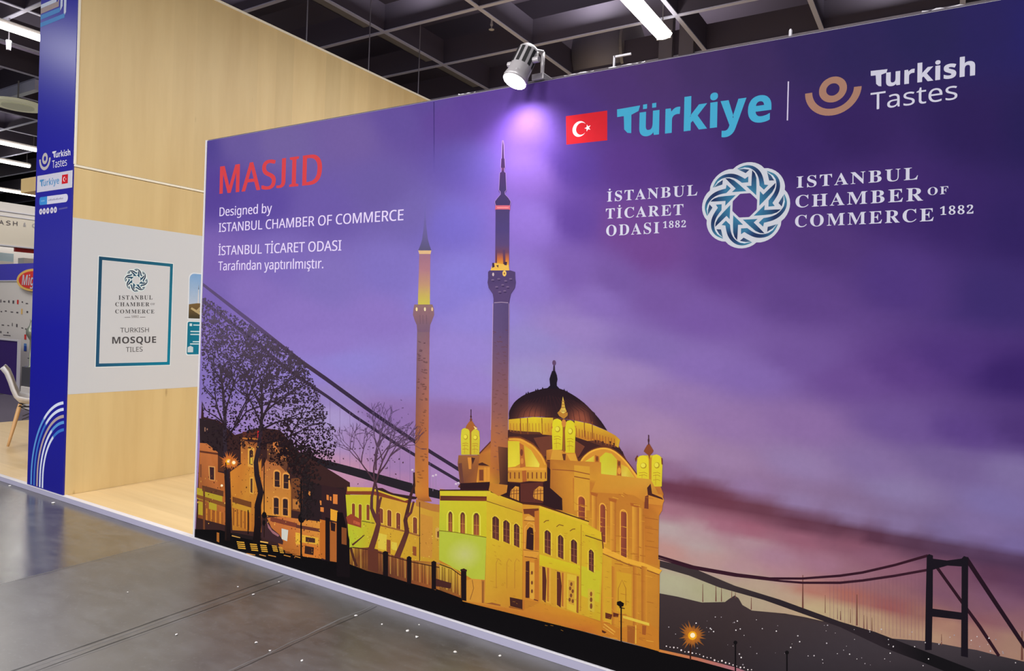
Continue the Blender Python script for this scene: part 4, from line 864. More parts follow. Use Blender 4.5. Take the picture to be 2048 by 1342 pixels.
q7([(292, 642), (300, 618), (328, 580), (346, 580), (372, 620), (392, 640), (360, 650), (334, 680), (318, 650)], (164, 96, 50)); q7([(358, 622), (392, 642), (372, 650)], (236, 206, 140)); v.line([z7(337, 585), z7(337, 486)], 1.5, (70, 44, 60)); v.disc(*z7(337, 545), 1.6, (80, 48, 50), ry=2.6); v.disc(*z7(337, 570), 2.2, (120, 70, 50), ry=3)
q7([(955, 820), (1010, 810), (1190, 840), (1215, 910), (1220, 940), (1090, 930), (955, 915)], [(186, 116, 48), (200, 134, 52), (206, 140, 50), (196, 126, 48), (150, 90, 44), (170, 104, 46), (170, 104, 46)])
q7([(1005, 820), (1080, 820), (1085, 870), (1095, 905), (985, 905)], (206, 150, 56)); q7([(1120, 850), (1190, 850), (1215, 930), (1150, 905)], (214, 156, 56)); q7([(1085, 850), (1115, 850), (1110, 905), (1095, 905)], (96, 52, 40)); q7([(960, 900), (1090, 905), (1220, 940), (1220, 952), (1090, 920), (960, 914)], (90, 48, 38))
lobe(1045, 562, 818, 40, (216, 204, 44)); lobe(1150, 575, 842, 38, (214, 200, 44)); q7([(1088, 600), (1108, 600), (1106, 838), (1090, 830)], (150, 90, 42)); v.disc(*z7(1098, 600), 4.5, (200, 130, 60), ry=8)
q7([(990, 630), (1006, 625), (1006, 642), (992, 645)], (190, 120, 50)); q7([(1185, 620), (1200, 625), (1198, 645)], (190, 120, 50))
q7([(1045, 515), (1060, 500), (1090, 512), (1130, 512), (1130, 535), (1098, 565), (1060, 540)], (180, 124, 50)); q7([(1062, 500), (1078, 470), (1090, 380), (1100, 420), (1108, 470), (1122, 505), (1092, 520)], [(206, 150, 56), (200, 150, 70), (222, 190, 90), (206, 160, 60), (214, 180, 70), (206, 140, 50), (220, 200, 100)])
for y in (420, 446, 470, 500): v.line([z7(1078, y), z7(1108, y)], 1, (130, 76, 46))
# big side arch
q7(curve([(1215, 950), (1260, 880), (1330, 825), (1420, 802), (1500, 822), (1580, 885), (1660, 985), (1730, 1090), (1775, 1180)]) + [(1790, 1230), (1190, 1230), (1190, 990)], (206, 140, 52))
v.line([z7(*p) for p in curve(((1215, 955), (1260, 882), (1330, 828), (1420, 806), (1500, 826), (1580, 889), (1660, 988), (1730, 1092), (1780, 1190)))], 3.6, (232, 170, 62)); v.line([z7(*p) for p in curve(((1212, 940), (1258, 868), (1330, 814), (1420, 792), (1502, 812), (1586, 876), (1668, 978), (1740, 1086), (1792, 1185)))], 1.6, (110, 56, 36))
q7([(1222, 985), (1260, 920), (1345, 865), (1345, 1030), (1260, 1020)], [(206, 190, 60), (214, 200, 66), (214, 190, 60), (190, 130, 50), (206, 176, 60)])
q7([(1392, 880), (1440, 838), (1490, 850), (1535, 900), (1530, 1000), (1520, 1095), (1430, 1090), (1400, 1000)], [(206, 190, 46), (196, 190, 50), (196, 190, 50), (200, 180, 50), (206, 206, 70), (206, 206, 74), (196, 200, 80), (206, 200, 60)])
q7([(1565, 935), (1620, 960), (1735, 1130), (1700, 1140), (1575, 1090)], [(206, 160, 50), (214, 186, 56), (206, 160, 54), (190, 136, 50), (222, 206, 90)])
for x, y in ((1368, 860), (1548, 900)):
    q7([(x - 14, y), (x + 16, y + 10), (x + 20, y + 170), (x - 10, y + 165)], (170, 96, 44)); v.disc(*z7(x + 4, y + 90), 3.5, (222, 150, 60), ry=7); v.disc(*z7(x + 2, y + 30), 2.5, (120, 66, 40), ry=5); v.disc(*z7(x + 4, y + 150), 4, (206, 130, 56), ry=6)
# right turret
q7([(1750, 1118), (1890, 1118), (1915, 1180), (1905, 1230), (1770, 1230)], [(186, 116, 48), (190, 116, 48), (170, 100, 46), (190, 120, 50), (150, 90, 44)])
q7([(1765, 1130), (1810, 1130), (1800, 1190)], (66, 38, 34)); q7([(1815, 1125), (1835, 1130), (1835, 1200), (1822, 1200)], (60, 34, 34))
q7([(1698, 880), (1760, 862), (1850, 862), (1902, 880), (1896, 1116), (1702, 1112)], (204, 176, 46)); lobe(1748, 862, 1112, 48, (222, 204, 48)); lobe(1858, 855, 1118, 42, (220, 204, 50)); q7([(1793, 880), (1818, 880), (1815, 1115), (1796, 1110)], (190, 130, 44))
q7([(1680, 890), (1700, 860), (1706, 872), (1686, 915)], (110, 60, 40)); q7([(1895, 880), (1906, 890), (1908, 940), (1898, 935)], (120, 66, 40))
q7([(1752, 830), (1760, 812), (1782, 775), (1800, 768), (1818, 800), (1832, 822), (1828, 836), (1806, 860), (1800, 900), (1788, 860)], (134, 72, 44)); v.line([z7(1792, 775), z7(1792, 695)], 2, (70, 40, 50)); v.disc(*z7(1792, 740), 1.8, (70, 40, 44), ry=4)
# main hall, right-hand wall and pillars
q8([(845, 0), (905, -20), (1010, -20), (1620, 210), (1612, 700), (1618, 1240), (1220, 1130), (1210, 480), (940, 300), (860, 150)], [(170, 104, 44), (186, 116, 46), (206, 146, 50), (190, 122, 46), (196, 130, 46), (186, 120, 44), (206, 144, 46), (204, 150, 46), (190, 122, 46), (160, 96, 42)])
q8([(850, -110), (1210, -90), (1210, 40), (1010, 20), (1010, 300), (845, 230)], [(176, 110, 46), (196, 130, 50), (206, 146, 50), (206, 140, 50), (196, 130, 46), (160, 96, 44)])
q8([(1020, -70), (1130, -60), (1130, 250), (1020, 250)], (208, 152, 52)); v.line([z8(865, -40), z8(1010, -30), z8(1130, -5)], 2, (150, 86, 44)); v.line([z8(1020, 10), z8(1130, 30)], 2, (140, 80, 42))
q8([(1195, -10), (1560, 30), (1640, 180), (1530, 200), (1440, 140), (1140, 120)], [(206, 144, 50), (206, 150, 56), (186, 116, 46), (190, 120, 46), (206, 136, 50), (200, 136, 48)])
for x, w_, y0, y1 in ((1145, 34, 130, 480), (1275, 40, 180, 560), (1430, 46, 220, 600), (1480, 30, 230, 620)): q8([(x, y0), (x + w_, y0 + w_ * .3), (x + w_, y1 + w_ * .3), (x, y1)], [(222, 160, 56), (170, 100, 44), (180, 106, 44), (214, 150, 52)])
for x, y, w_ in ((1140, 118, 48), (1268, 160, 54), (1420, 195, 60)): q8([(x - 6, y), (x + w_, y + 14), (x + w_ - 6, y + 36), (x, y + 22)], (170, 96, 42))
for x, y, w_, h in ((1050, 170, 46, 150), (1204, 225, 36, 245), (1350, 270, 40, 305)):
    archwin(q8, x, y, w_, h, 26, .3, (228, 164, 64), 8); archwin(q8, x, y, w_, h - 4, 24, .3, [(140, 70, 50)] + [(158, 80, 52)] * 6 + [(126, 62, 48)] * 5 + [(118, 58, 48)])
    for t in (.3, .55, .8): v.line([z8(x, y + h * t), z8(x + w_, y + h * t + 8)], 1, (196, 120, 60))
q8([(1510, 190), (1650, 180), (1640, 250), (1612, 300), (1610, 640), (1520, 620)], [(180, 106, 44), (186, 112, 46), (206, 130, 50), (190, 120, 46), (190, 120, 46), (196, 124, 44)]); q8([(1512, 160), (1530, 120), (1640, 140), (1656, 180), (1640, 215), (1520, 200)], (206, 136, 52)); q8([(1520, 150), (1545, 140), (1545, 240), (1515, 235)], (120, 62, 42))
q8([(1535, 90), (1560, 60), (1570, 130), (1640, 160), (1650, 175), (1540, 140)], (70, 38, 34))
for y, c in ((300, (150, 84, 40)), (372, (160, 92, 42)), (500, (160, 92, 42))): v.line([z8(1520, y), z8(1612, y + 16)], 1, c)
q8([(1215, 500), (1400, 590), (1510, 620), (1640, 672), (1620, 700), (1500, 650), (1390, 620), (1215, 545)], (228, 168, 58)); v.line([z8(1215, 552), z8(1390, 628), z8(1500, 660), z8(1620, 704)], 1.6, (130, 72, 40))
for x, w_ in ((1280, 30), (1435, 34), (1495, 40)): q8([(x, 640), (x + w_, 650), (x + w_, 1140), (x, 1110)], [(176, 104, 42), (206, 140, 48), (206, 140, 48), (170, 100, 42)])
q8([(1225, 560), (1285, 590), (1285, 1060), (1225, 1040)], (206, 160, 46)); q8([(1320, 680), (1425, 700), (1425, 1000), (1320, 960)], (206, 156, 44)); v.line([z8(1330, 900), z8(1332, 800), z8(1358, 740), z8(1385, 800), z8(1385, 920)], 1.2, (160, 100, 40))
q8([(1215, 1020), (1330, 1080), (1550, 1045), (1618, 1100), (1620, 1245), (1215, 1130)], (196, 124, 42)); q8([(1365, 990), (1550, 1045), (1550, 1065), (1365, 1010)], (222, 190, 70)); q8([(1240, 970), (1290, 985), (1280, 1020), (1240, 1010)], (96, 46, 32)); q8([(1295, 970), (1335, 980), (1330, 1005), (1295, 1000)], (96, 46, 32))
q8([(1395, 1060), (1450, 1070), (1445, 1190), (1395, 1180)], (160, 92, 40)); q8([(1500, 1060), (1530, 1066), (1525, 1130), (1500, 1125)], (160, 88, 40)); v.line([z8(1455, 1060), z8(1455, 1190)], 2, (226, 180, 70)); q8([(1190, 1080), (1250, 1110), (1235, 1118), (1190, 1100)], (80, 40, 30)); v.line([z8(1230, 1050), z8(1310, 1110)], 2, (222, 170, 70)); v.line([z8(1225, 1070), z8(1300, 1125)], 1.4, (222, 170, 70))
# dark recess between the hall and the palace front, with two lit arched windows
q8([(215, 58), (420, 48), (480, 58), (552, 46), (640, 56), (700, 42), (800, 46), (828, 40), (830, -60), (852, -40), (850, 90), (935, 165), (938, 250), (700, 212), (540, 182), (425, 120), (215, 112)], (48, 28, 32))
q8([(640, 60), (800, 50), (800, 200), (640, 190)], (90, 46, 40)); v.line([z8(560, 50), z8(640, 55), z8(700, 45), z8(810, 50)], 2, (84, 44, 38))
for x, w_ in ((566, 64), (730, 72)):
    q8([(x, 150), (x + 6, 110), (x + w_ * .6, 78), (x + w_, 84), (x + w_, 185), (x + 6, 165)], (206, 140, 56))
    for k in range(3): v.line([z8(x + 10 + k * w_ * .3, 95), z8(x + 8 + k * w_ * .3, 180)], 1.2, (110, 60, 40))
    v.line([z8(x, 135), z8(x + w_, 130)], 1.2, (110, 60, 40)); v.line([z8(x + 8, 112), z8(x + w_, 108)], 1, (110, 60, 40))
# palace front: three faces
q8([(70, 108), (430, 108), (430, 130), (405, 150), (75, 146)], (206, 190, 46)); q8([(70, 103), (430, 100), (660, 195), (660, 205), (428, 112), (70, 112)], (60, 34, 30)); q8([(75, 146), (402, 152), (402, 184), (75, 180)], [(84, 44, 38), (96, 46, 36), (130, 66, 40), (96, 48, 38)])
q8([(405, 112), (660, 205), (665, 268), (402, 184)], [(214, 186, 50), (206, 160, 50), (196, 140, 48), (206, 170, 48)]); v.line([z8(402, 184), z8(668, 272)], 1.4, (96, 50, 34))
q8([(70, 180), (402, 184), (400, 440), (66, 392)], [(196, 190, 48), (200, 186, 44), (196, 184, 40), (180, 186, 52)])
q8([(66, 392), (400, 440), (390, 742), (300, 735), (180, 660), (66, 600)], (178, 188, 62))
gc_ = z8(248, 560); gr = [(gc_[0] + 36 * math.cos(2 * math.pi * i / 28) * (1 if math.cos(2 * math.pi * i / 28) > 0 else 1.1), gc_[1] + 34 * math.sin(2 * math.pi * i / 28)) for i in range(28)]
v.raw([v.P(*gc_)] + [v.P(gc_[0] + (x - gc_[0]) * .5, gc_[1] + (y - gc_[1]) * .5) for x, y in gr] + [v.P(*p) for p in gr], [(0, 1 + i, 1 + (i + 1) % 28) for i in range(28)] + [(1 + i, 29 + i, 29 + (i + 1) % 28, 1 + (i + 1) % 28) for i in range(28)], [(192, 194, 118)] + [(186, 192, 92)] * 28 + [(178, 188, 62)] * 28)
q8([(250, 745), (300, 732), (392, 740), (390, 920), (255, 890)], (206, 146, 56)); v.line([z8(66, 392), z8(180, 404), z8(400, 440)], 1.3, (110, 84, 34)); v.line([z8(300, 740), z8(310, 800), z8(285, 880)], 1, (110, 66, 40)); q8([(365, 740), (388, 742), (386, 920), (366, 915)], (176, 112, 50)); v.line([z8(376, 750), z8(374, 915)], 1.2, (96, 56, 36))
q8([(402, 186), (662, 270), (656, 560), (652, 950), (560, 945), (390, 900), (400, 440)], [(204, 176, 44), (204, 168, 46), (206, 160, 46), (200, 140, 46), (196, 134, 46), (204, 150, 50), (206, 176, 44)])
for x, y, w_, h in ((132, 275, 27, 120), (217, 280, 31, 128), (310, 285, 38, 136)):
    v.line([z8(x - 9, y + h), z8(x - 9, y + 6), z8(x, y - 16), z8(x + w_ * .5, y - 24), z8(x + w_, y - 14), z8(x + w_ + 9, y + 8), z8(x + w_ + 9, y + h + 6)], 1.6, (222, 214, 80)); q8([(x, y + h), (x, y), (x + w_ * .3, y - 16), (x + w_ * .7, y - 16), (x + w_, y), (x + w_, y + h + 5)], [(150, 80, 50), (110, 60, 46), (84, 48, 44), (84, 48, 44), (120, 64, 46), (160, 86, 50)])
    v.line([z8(x + w_ * .55, y), z8(x + w_ * .55, y + h)], .9, (190, 130, 70)); v.line([z8(x, y + h * .5), z8(x + w_, y + h * .52)], .8, (196, 140, 70))
for x in (470, 545, 600): v.line([z8(x, 800), z8(x, 620), z8(x + 14, 590), z8(x + 34, 610)], 1, (176, 116, 46))
q8([(400, 905), (440, 900), (500, 915), (498, 950), (400, 920)], (150, 90, 46)); q8([(565, 862), (655, 880), (655, 948), (568, 925)], (66, 36, 32)); q8([(655, 880), (668, 884), (668, 960), (655, 950)], (186, 112, 46)); q8([(560, 925), (660, 950), (660, 962), (560, 940)], (150, 84, 40))
# niche between the two faces
q8([(655, 205), (775, 212), (775, 900), (660, 880)], [(206, 140, 50), (206, 150, 50), (200, 130, 46), (200, 130, 46)]); q8([(660, 240), (770, 235), (770, 250), (745, 262), (740, 300), (700, 275), (665, 275)], (110, 56, 38)); q8([(668, 310), (690, 290), (720, 292), (742, 318), (700, 325)], (222, 164, 70)); v.line([z8(665, 320), z8(742, 326)], 1.2, (120, 66, 40))
q8([(740, 255), (772, 250), (772, 530), (742, 530)], (186, 110, 46)); v.line([z8(670, 520), z8(672, 370), z8(700, 335), z8(735, 350), z8(744, 400)], 1.8, (222, 160, 70)); q8([(680, 520), (686, 390), (706, 366), (728, 376), (734, 420), (732, 535)], (52, 30, 34)); q8([(660, 525), (770, 535), (770, 560), (740, 590), (700, 580), (665, 570)], (214, 150, 56)); v.line([z8(660, 528), z8(770, 540)], 1, (120, 66, 40)); v.line([z8(670, 575), z8(760, 590)], 1.6, (130, 70, 40))
q8([(678, 610), (704, 606), (704, 870), (676, 866)], (70, 36, 34)); q8([(708, 615), (740, 620), (738, 880), (708, 872)], (214, 160, 60))
for y in (690, 760, 820): v.disc(*z8(722, y), 2, (110, 60, 40), ry=4)
q8([(740, 600), (770, 590), (770, 890), (742, 885)], (190, 116, 44)); v.line([z8(735, 878), z8(765, 888)], 2, (100, 50, 36))
# right face
q8([(775, 212), (1010, 280), (1125, 330), (1120, 350), (775, 235)], (216, 180, 50)); q8([(655, 195), (780, 205), (1125, 325), (1125, 333), (775, 216), (655, 206)], (84, 44, 32))
q8([(775, 235), (1120, 350), (1215, 405), (1225, 480), (1215, 700), (1205, 1030), (1060, 985), (775, 900)], [(206, 180, 42), (206, 176, 42), (206, 170, 42), (200, 160, 44), (200, 180, 44), (200, 166, 42), (206, 160, 46), (200, 140, 46)])
q8([(775, 560), (1060, 640), (1060, 705), (775, 640)], [(206, 190, 40), (206, 190, 40), (206, 176, 40), (206, 180, 40)]); q8([(1070, 640), (1205, 680), (1195, 900), (1070, 850)], (196, 186, 46))
q8([(1075, 345), (1215, 405), (1215, 455), (1075, 395)], (214, 180, 44)); v.line([z8(1098, 425), z8(1218, 465)], 1.8, (90, 50, 34)); v.line([z8(1215, 405), z8(1225, 520)], 2.4, (110, 60, 36)); v.line([z8(1070, 350), z8(1065, 960)], 1.2, (170, 116, 40))
for x, y, w_, h in ((443, 300, 46, 150), (520, 328, 44, 145), (595, 352, 38, 148), (812, 398, 42, 155), (906, 432, 38, 150), (998, 464, 42, 150), (1124, 535, 34, 140)):
    v.line([z8(x - 6, y + h), z8(x - 6, y + 2), z8(x + w_ * .5, y - 18), z8(x + w_ + 6, y + 12), z8(x + w_ + 6, y + h + 18)], 1.4, (226, 196, 70)); q8([(x, y + h - 6), (x, y + 2), (x + w_ * .3, y - 10), (x + w_ * .7, y - 2), (x + w_, y + 14), (x + w_, y + h + 14)], [(96, 52, 44), (78, 44, 42), (74, 42, 42), (74, 42, 42), (86, 46, 42), (104, 56, 46)])
    v.line([z8(x + w_ * .5, y), z8(x + w_ * .5, y + h)], 1, (150, 92, 66)); v.line([z8(x, y + h * .36), z8(x + w_, y + h * .42)], .8, (150, 92, 66)); v.line([z8(x, y + h * .66), z8(x + w_, y + h * .74)], .8, (150, 92, 66))
for pts in (((805, 335), (822, 322), (842, 320)), ((895, 365), (915, 350), (945, 358)), ((990, 395), (1010, 382), (1028, 380))): v.line([z8(*p) for p in pts], 1.8, (130, 86, 36))
for x, y, w_, h in ((795, 645, 30, 250), (898, 680, 34, 250)):
    q8([(x - 6, y - 4), (x + 62, y + 10), (x + 60, y + h + 14), (x - 4, y + h - 6)], (212, 160, 56)); q8([(x, y), (x + w_ * .7, y + 6), (x + w_, y + h * .4), (x + w_ * .8, y + h + 6), (x, y + h - 14)], (88, 44, 36)); q8([(x + 34, y + 8), (x + 48, y + 12), (x + 46, y + h), (x + 34, y + h - 6)], (176, 104, 46))
q8([(970, 695), (1045, 712), (1040, 975), (968, 945)], (214, 180, 56)); q8([(1038, 712), (1054, 716), (1050, 975), (1036, 970)], (150, 86, 40)); q8([(980, 740), (1024, 750), (1020, 920), (980, 905)], (200, 150, 56))
for x, y in ((1000, 770), (992, 800), (1010, 820), (998, 850), (988, 880), (1010, 890), (1140, 820), (1130, 850), (1152, 850), (1140, 880), (1130, 920), (1152, 930), (1140, 950)): v.disc(*z8(x, y), 2.4, (120, 70, 40), ry=4)
q8([(1118, 800), (1165, 815), (1162, 970), (1118, 950)], (206, 176, 60)); v.disc(*z8(1140, 880), 2.6, (120, 70, 40), ry=5); v.disc(*z8(1140, 925), 2.6, (120, 70, 40), ry=6); v.disc(*z8(1140, 840), 2.4, (140, 80, 40), ry=5)
q8([(250, 890), (390, 905), (660, 955), (775, 900), (1060, 985), (1210, 1040), (1220, 1140), (1080, 1100), (900, 1050), (600, 980), (400, 930)], [(200, 130, 50), (206, 140, 52), (196, 126, 46), (200, 136, 44), (206, 140, 42), (200, 130, 40), (196, 120, 42), (190, 106, 44), (196, 120, 46), (196, 124, 48), (190, 116, 44)])
qm = random.Random(31)
for k in range(170):                                 # weathered stone courses
    x = qm.uniform(410, 1600); y = qm.uniform(300, 1100)
    if x < 780 and y > 940 or y < (x - 400) * .25 + 190: continue
    v.line([z8(x, y), z8(x + qm.uniform(6, 26), y + qm.uniform(2, 8))], .6, (172, 116, 40))
for k in range(90):                                  # courses and stains on the hall's right wall
    x = qm.uniform(950, 1535); y = 40 + qm.uniform(0, 1) * 1050 + (x - 950) * .18
    if 1215 > x and y > (x - 950) * .4 + 270: continue
    v.line([z8(x, y), z8(x + qm.uniform(10, 60), y + qm.uniform(3, 16))], qm.uniform(.5, 1.6), (178, 110, 42) if k % 3 else (222, 158, 56))
# the fence's last bay and pillar before the palace
q4([(1072, 1010), (1180, 1045), (1262, 1110), (1262, 1320), (1072, 1260)], [(190, 160, 52), (200, 166, 52), (206, 150, 56), (150, 84, 44), (120, 70, 40)])
for k in range(10): x = 1080 + k * 19; v.line([z4(x, 1035 + k * 7), z4(x + 1, 1225 + k * 8)], 1.1, (92, 50, 34) if k % 3 else (216, 176, 80))
v.line([z4(1072, 1020), z4(1180, 1060), z4(1262, 1120)], 2, (70, 38, 30)); q4([(1040, 1150), (1180, 1190), (1170, 1240), (1040, 1215)], (70, 38, 36))
q4([(1040, 1240), (1270, 1325), (1290, 1400), (1040, 1330)], (15, 12, 15)); q4([(1264, 1078), (1288, 1068), (1312, 1080), (1312, 1350), (1266, 1340)], (30, 20, 24)); q4([(1258, 1068), (1290, 1058), (1318, 1072), (1316, 1084), (1260, 1080)], (52, 30, 30))
# lamp on a post before the wall
v.line([z8(1352, 930), z8(1352, 1190)], 2.6, (24, 16, 16)); q8([(1322, 895), (1345, 888), (1372, 905), (1368, 925), (1345, 932), (1322, 915)], (22, 15, 16)); q8([(1340, 930), (1378, 940), (1378, 945), (1340, 938)], (24, 16, 16))
# big minaret in front
M2 = [(281, 1006, 1006.6), (292, 1005.2, 1008), (317, 1004.4, 1008.6), (318, 1003.2, 1009.8), (335, 1002.4, 1010.7), (337, 1003.6, 1009.2), (344, 1003.6, 1009), (346, 1000.5, 1011.8), (380, 998.8, 1013.2), (384, 1002, 1010), (389, 1002, 1010.4), (396, 996, 1017), (402.7, 991, 1021.4), (406, 991, 1021.4), (411, 992.6, 1020)]
v.strip([(a - 1, y) for y, a, b in M2], [(b + 1, y) for y, a, b in M2], (150, 120, 178)); v.strip([(a, y) for y, a, b in M2], [(b, y) for y, a, b in M2], [(62, 40, 78)] * 5 + [(96, 56, 92)] + [(62, 42, 84)] * 2 + [(60, 48, 88)] * 7)
v.strip([(991.4, 411), (991, 420)], [(1021, 411), (1021, 420)], (186, 92, 108)); v.line([(995, 415.5), (1018, 415.5)], 2, (226, 130, 130))
S2 = [(419, 992, 1019.2, (66, 54, 96)), (460, 991.6, 1019, (72, 60, 110)), (490, 991.4, 1018.8, (84, 66, 110)), (505, 991.2, 1018.6, (104, 66, 88)), (518, 991, 1018.6, (186, 104, 60)), (530, 991, 1018.4, (214, 150, 50)), (538, 991, 1018.4, (224, 184, 70))]
v.strip([(a, y) for y, a, b, c in S2], [(b, y) for y, a, b, c in S2], [c for *_, c in S2]); v.strip([(991.5, 500), (991, 536)], [(995, 500), (994.5, 536)], [(90, 62, 96), (104, 56, 60)]); v.strip([(1006, 500), (1007, 532)], [(1011, 500), (1012, 532)], [(84, 62, 100), (110, 60, 56)])
v.poly([(986, 528), (990, 526), (1018, 530), (1020, 545), (980, 546)], (220, 176, 80)); v.poly([(985, 526), (989, 526), (990, 534), (985, 536)], (64, 44, 66)); v.poly([(1009, 524), (1015, 524), (1014, 531), (1009, 530)], (60, 42, 62)); v.poly([(993, 531), (998, 530), (997, 536)], (90, 54, 60))
B2 = [(541, 980, 1022), (544, 976.7, 1030.7), (556, 977, 1031), (565, 975.6, 1032), (576, 978, 1030), (588, 986, 1022), (597, 987.6, 1020), (607, 987.4, 1018.6)]
v.strip([(a, y) for y, a, b in B2], [(b, y) for y, a, b in B2], [(78, 62, 104)] * 4 + [(84, 66, 108)] * 4); v.disc(1009.5, 547, 4, (226, 186, 96), ry=6); v.disc(1009.5, 547, 1.4, (140, 90, 60), ry=2); v.disc(987, 549, 2, (190, 170, 176), ry=3.6)
for u, y in ((986, 560), (998, 558), (1012, 562), (1022, 558), (994, 574), (1006, 570), (1016, 574), (1000, 584), (1010, 582)): v.disc(u, y, 3, (112, 92, 128), ry=1.6); v.disc(u + 1, y + 2.5, 3, (62, 48, 86), ry=1.4)
v.line([(989, 605.6), (1003, 604.6), (1017, 605.6)], 1.6, (150, 130, 160))
C2 = [(607, 987.2, 1018.2, (88, 74, 118), (84, 70, 112)), (660, 986.5, 1018, (94, 76, 118), (88, 70, 110)), (720, 985.6, 1017.6, (112, 82, 106), (108, 78, 104)), (760, 985, 1017, (122, 84, 98), (124, 82, 94)), (820, 983.6, 1017, (140, 90, 88), (136, 88, 84)), (860, 982.6, 1016.6, (166, 102, 72), (150, 96, 74)), (900, 981.8, 1016.2, (180, 108, 62), (164, 98, 58)), (940, 981, 1016, (186, 112, 52), (120, 70, 46)), (962, 980.4, 1016, (200, 134, 48), (90, 54, 40)), (982, 980, 1016, (206, 148, 52), (80, 48, 38))]
nC = len(C2)
v.strip([(a - 1.1, y) for y, a, *_ in C2[:6]], [(a + .4, y) for y, a, *_ in C2[:6]], (176, 146, 186)); v.strip([(b - .4, y) for y, a, b, *_ in C2[:6]], [(b + .9, y) for y, a, b, *_ in C2[:6]], (170, 140, 176))
v.raw([v.P(a, y) for y, a, *_ in C2] + [v.P((a + b) / 2 + 1, y) for y, a, b, *_ in C2] + [v.P(b, y) for y, a, b, *_ in C2],
      [(i, i + 1, nC + i + 1, nC + i) for i in range(nC - 1)] + [(nC + i, nC + i + 1, 2 * nC + i + 1, 2 * nC + i) for i in range(nC - 1)],
      [c for *_, c, d in C2] + [lerp(c, d, .35) for *_, c, d in C2] + [d for *_, c, d in C2])
for k in range(70):
    y = qm.uniform(660, 960); u = qm.uniform(986, 1012); v.line([(u, y), (u + qm.uniform(3, 7), y + qm.uniform(-1.5, 2.5))], qm.uniform(.8, 2.4), lerp((96, 68, 92), (150, 90, 60), (y - 660) / 300))
q7([(560, 790), (640, 800), (640, 1180), (545, 1160), (575, 1080)], [(120, 72, 50), (88, 52, 42), (44, 28, 32), (44, 28, 32), (90, 54, 40)])
v.poly([(981, 966), (1016, 970), (1014, 985), (998, 992), (978, 980)], (190, 124, 48))
for k in range(60):
    y = qm.uniform(670, 975); u = qm.uniform(834, 851); v.line([(u, y), (u + qm.uniform(2, 6), y + qm.uniform(-1, 2))], qm.uniform(.8, 2), lerp((110, 82, 98), (156, 92, 50), (y - 670) / 305))
v.build('printed_view', M['print'], mw)
# seam where the two lengths of printed fabric meet
sm = Print('mural', 0.00045); sm.strip([(867.2, 204), (867.6, 280), (867.8, 345)], [(868.8, 204), (869, 280), (868.6, 345)], [(52, 36, 96), (66, 50, 122), (98, 80, 164)])
sm.build('fabric_seam', M['print'], mw)

# ---- lettering and emblems
M['red_ink'], M['pale_ink'], M['cyan_ink'], M['grey_ink'] = (mat(n_, pc(c_), 0.5, spec=0.04) for n_, c_ in (('red_print', (208, 66, 74)), ('pale_lilac_print', (224, 212, 244)), ('turquoise_print', (68, 166, 204)), ('soft_white_print', (204, 204, 222))))
lettering('heading_lettering', 'MASJID', 'semi', (439, 387.8), (643.4, 367.8), (440.4, 333.2), M['red_ink'], mw, space=.03)
for t, bl, br, tl in (('Designed by', (439, 432.6), (543.8, 425.4), (439.6, 415.2)), ('ISTANBUL CHAMBER OF COMMERCE', (437.5, 464.3), (806.9, 440.4), (438, 446.6)),
        ('İSTANBUL TİCARET ODASI', (436.7, 510.6), (682.7, 501), (437.2, 492.6)), ('Tarafından yaptırılmıştır.', (436.5, 541), (646.8, 536.6), (436.9, 523.2))):
    lettering('caption_lettering', t, 'medium', bl, br, tl, M['pale_ink'], mw)
flag('flag_print', (1132, 232.6), (1214.6, 221.2), (1214.6, 280.8), (1133, 289.4), .34, 0.00045, mw)
bt = Print('mural', 0.00045); brand_T(bt, (1234.2, 219), (1280.4, 211), (1235, 270.5), (68, 166, 204)); brand_T(bt, (1741.4, 142.2), (1775.2, 138.4), (1742.6, 174.8), (204, 204, 222)); bt.build('wordmark_initial', M['print'], mw)
lettering('wordmark_lettering', 'ürkiye', 'black', (1278.4, 272.6), (1542.4, 240.6), (1279.4, 226.4), M['cyan_ink'], mw, ref='x')
lettering('wordmark_lettering', 'urkish', 'black', (1772, 172.8), (1950.2, 150), (1772.4, 146.2), M['grey_ink'], mw, ref='x')
lettering('wordmark_lettering', 'Tastes', 'sans', (1741, 220.4), (1914.8, 198.2), (1741.2, 186.4), M['grey_ink'], mw)
dv = Print('mural', 0.00045); dv.strip([(1575.6, 163), (1573.6, 241)], [(1578.2, 163), (1576.2, 241)], (206, 196, 226)); dv.build('divider_rule', M['print'], mw)
swirl('swirl_logo', (1665.8, 179.2), 0.0453, 0.0217, 0.0915, 0.0675, (181, 359), (164, 122, 104), mw, 0.00045)
for t, bl, br, tl in (('İSTANBUL', (1214.1, 403.5), (1394.7, 390.7), (1214.4, 383.6)), ('TİCARET', (1211.6, 437.7), (1366.5, 429.7), (1212, 417.6)), ('ODASI', (1212.4, 472.2), (1318.6, 466.3), (1212.6, 451)), ('1882', (1326, 456.4), (1371.9, 454.3), (1326.2, 443.4)),
        ('ISTANBUL', (1593.2, 376), (1835.8, 358.9), (1593.4, 353.5)), ('CHAMBER', (1591, 415.4), (1846.2, 401.2), (1591.3, 391.4)), ('OF', (1855.3, 390.7), (1896.3, 387.7), (1855.5, 375.4)), ('COMMERCE', (1590, 454.5), (1867.2, 442), (1590.3, 431.2)), ('1882', (1880, 430.3), (1946.8, 427.1), (1880.2, 413.8))):
    lettering('emblem_lettering', t, 'serif', bl, br, tl, M['grey_ink'], mw, space=.10)
mc = wp(1489.4, 410.9)
emblem('emblem_print', Print('mural', 0.00045), mc[0], mc[1], 1.0, M['print'], mw)

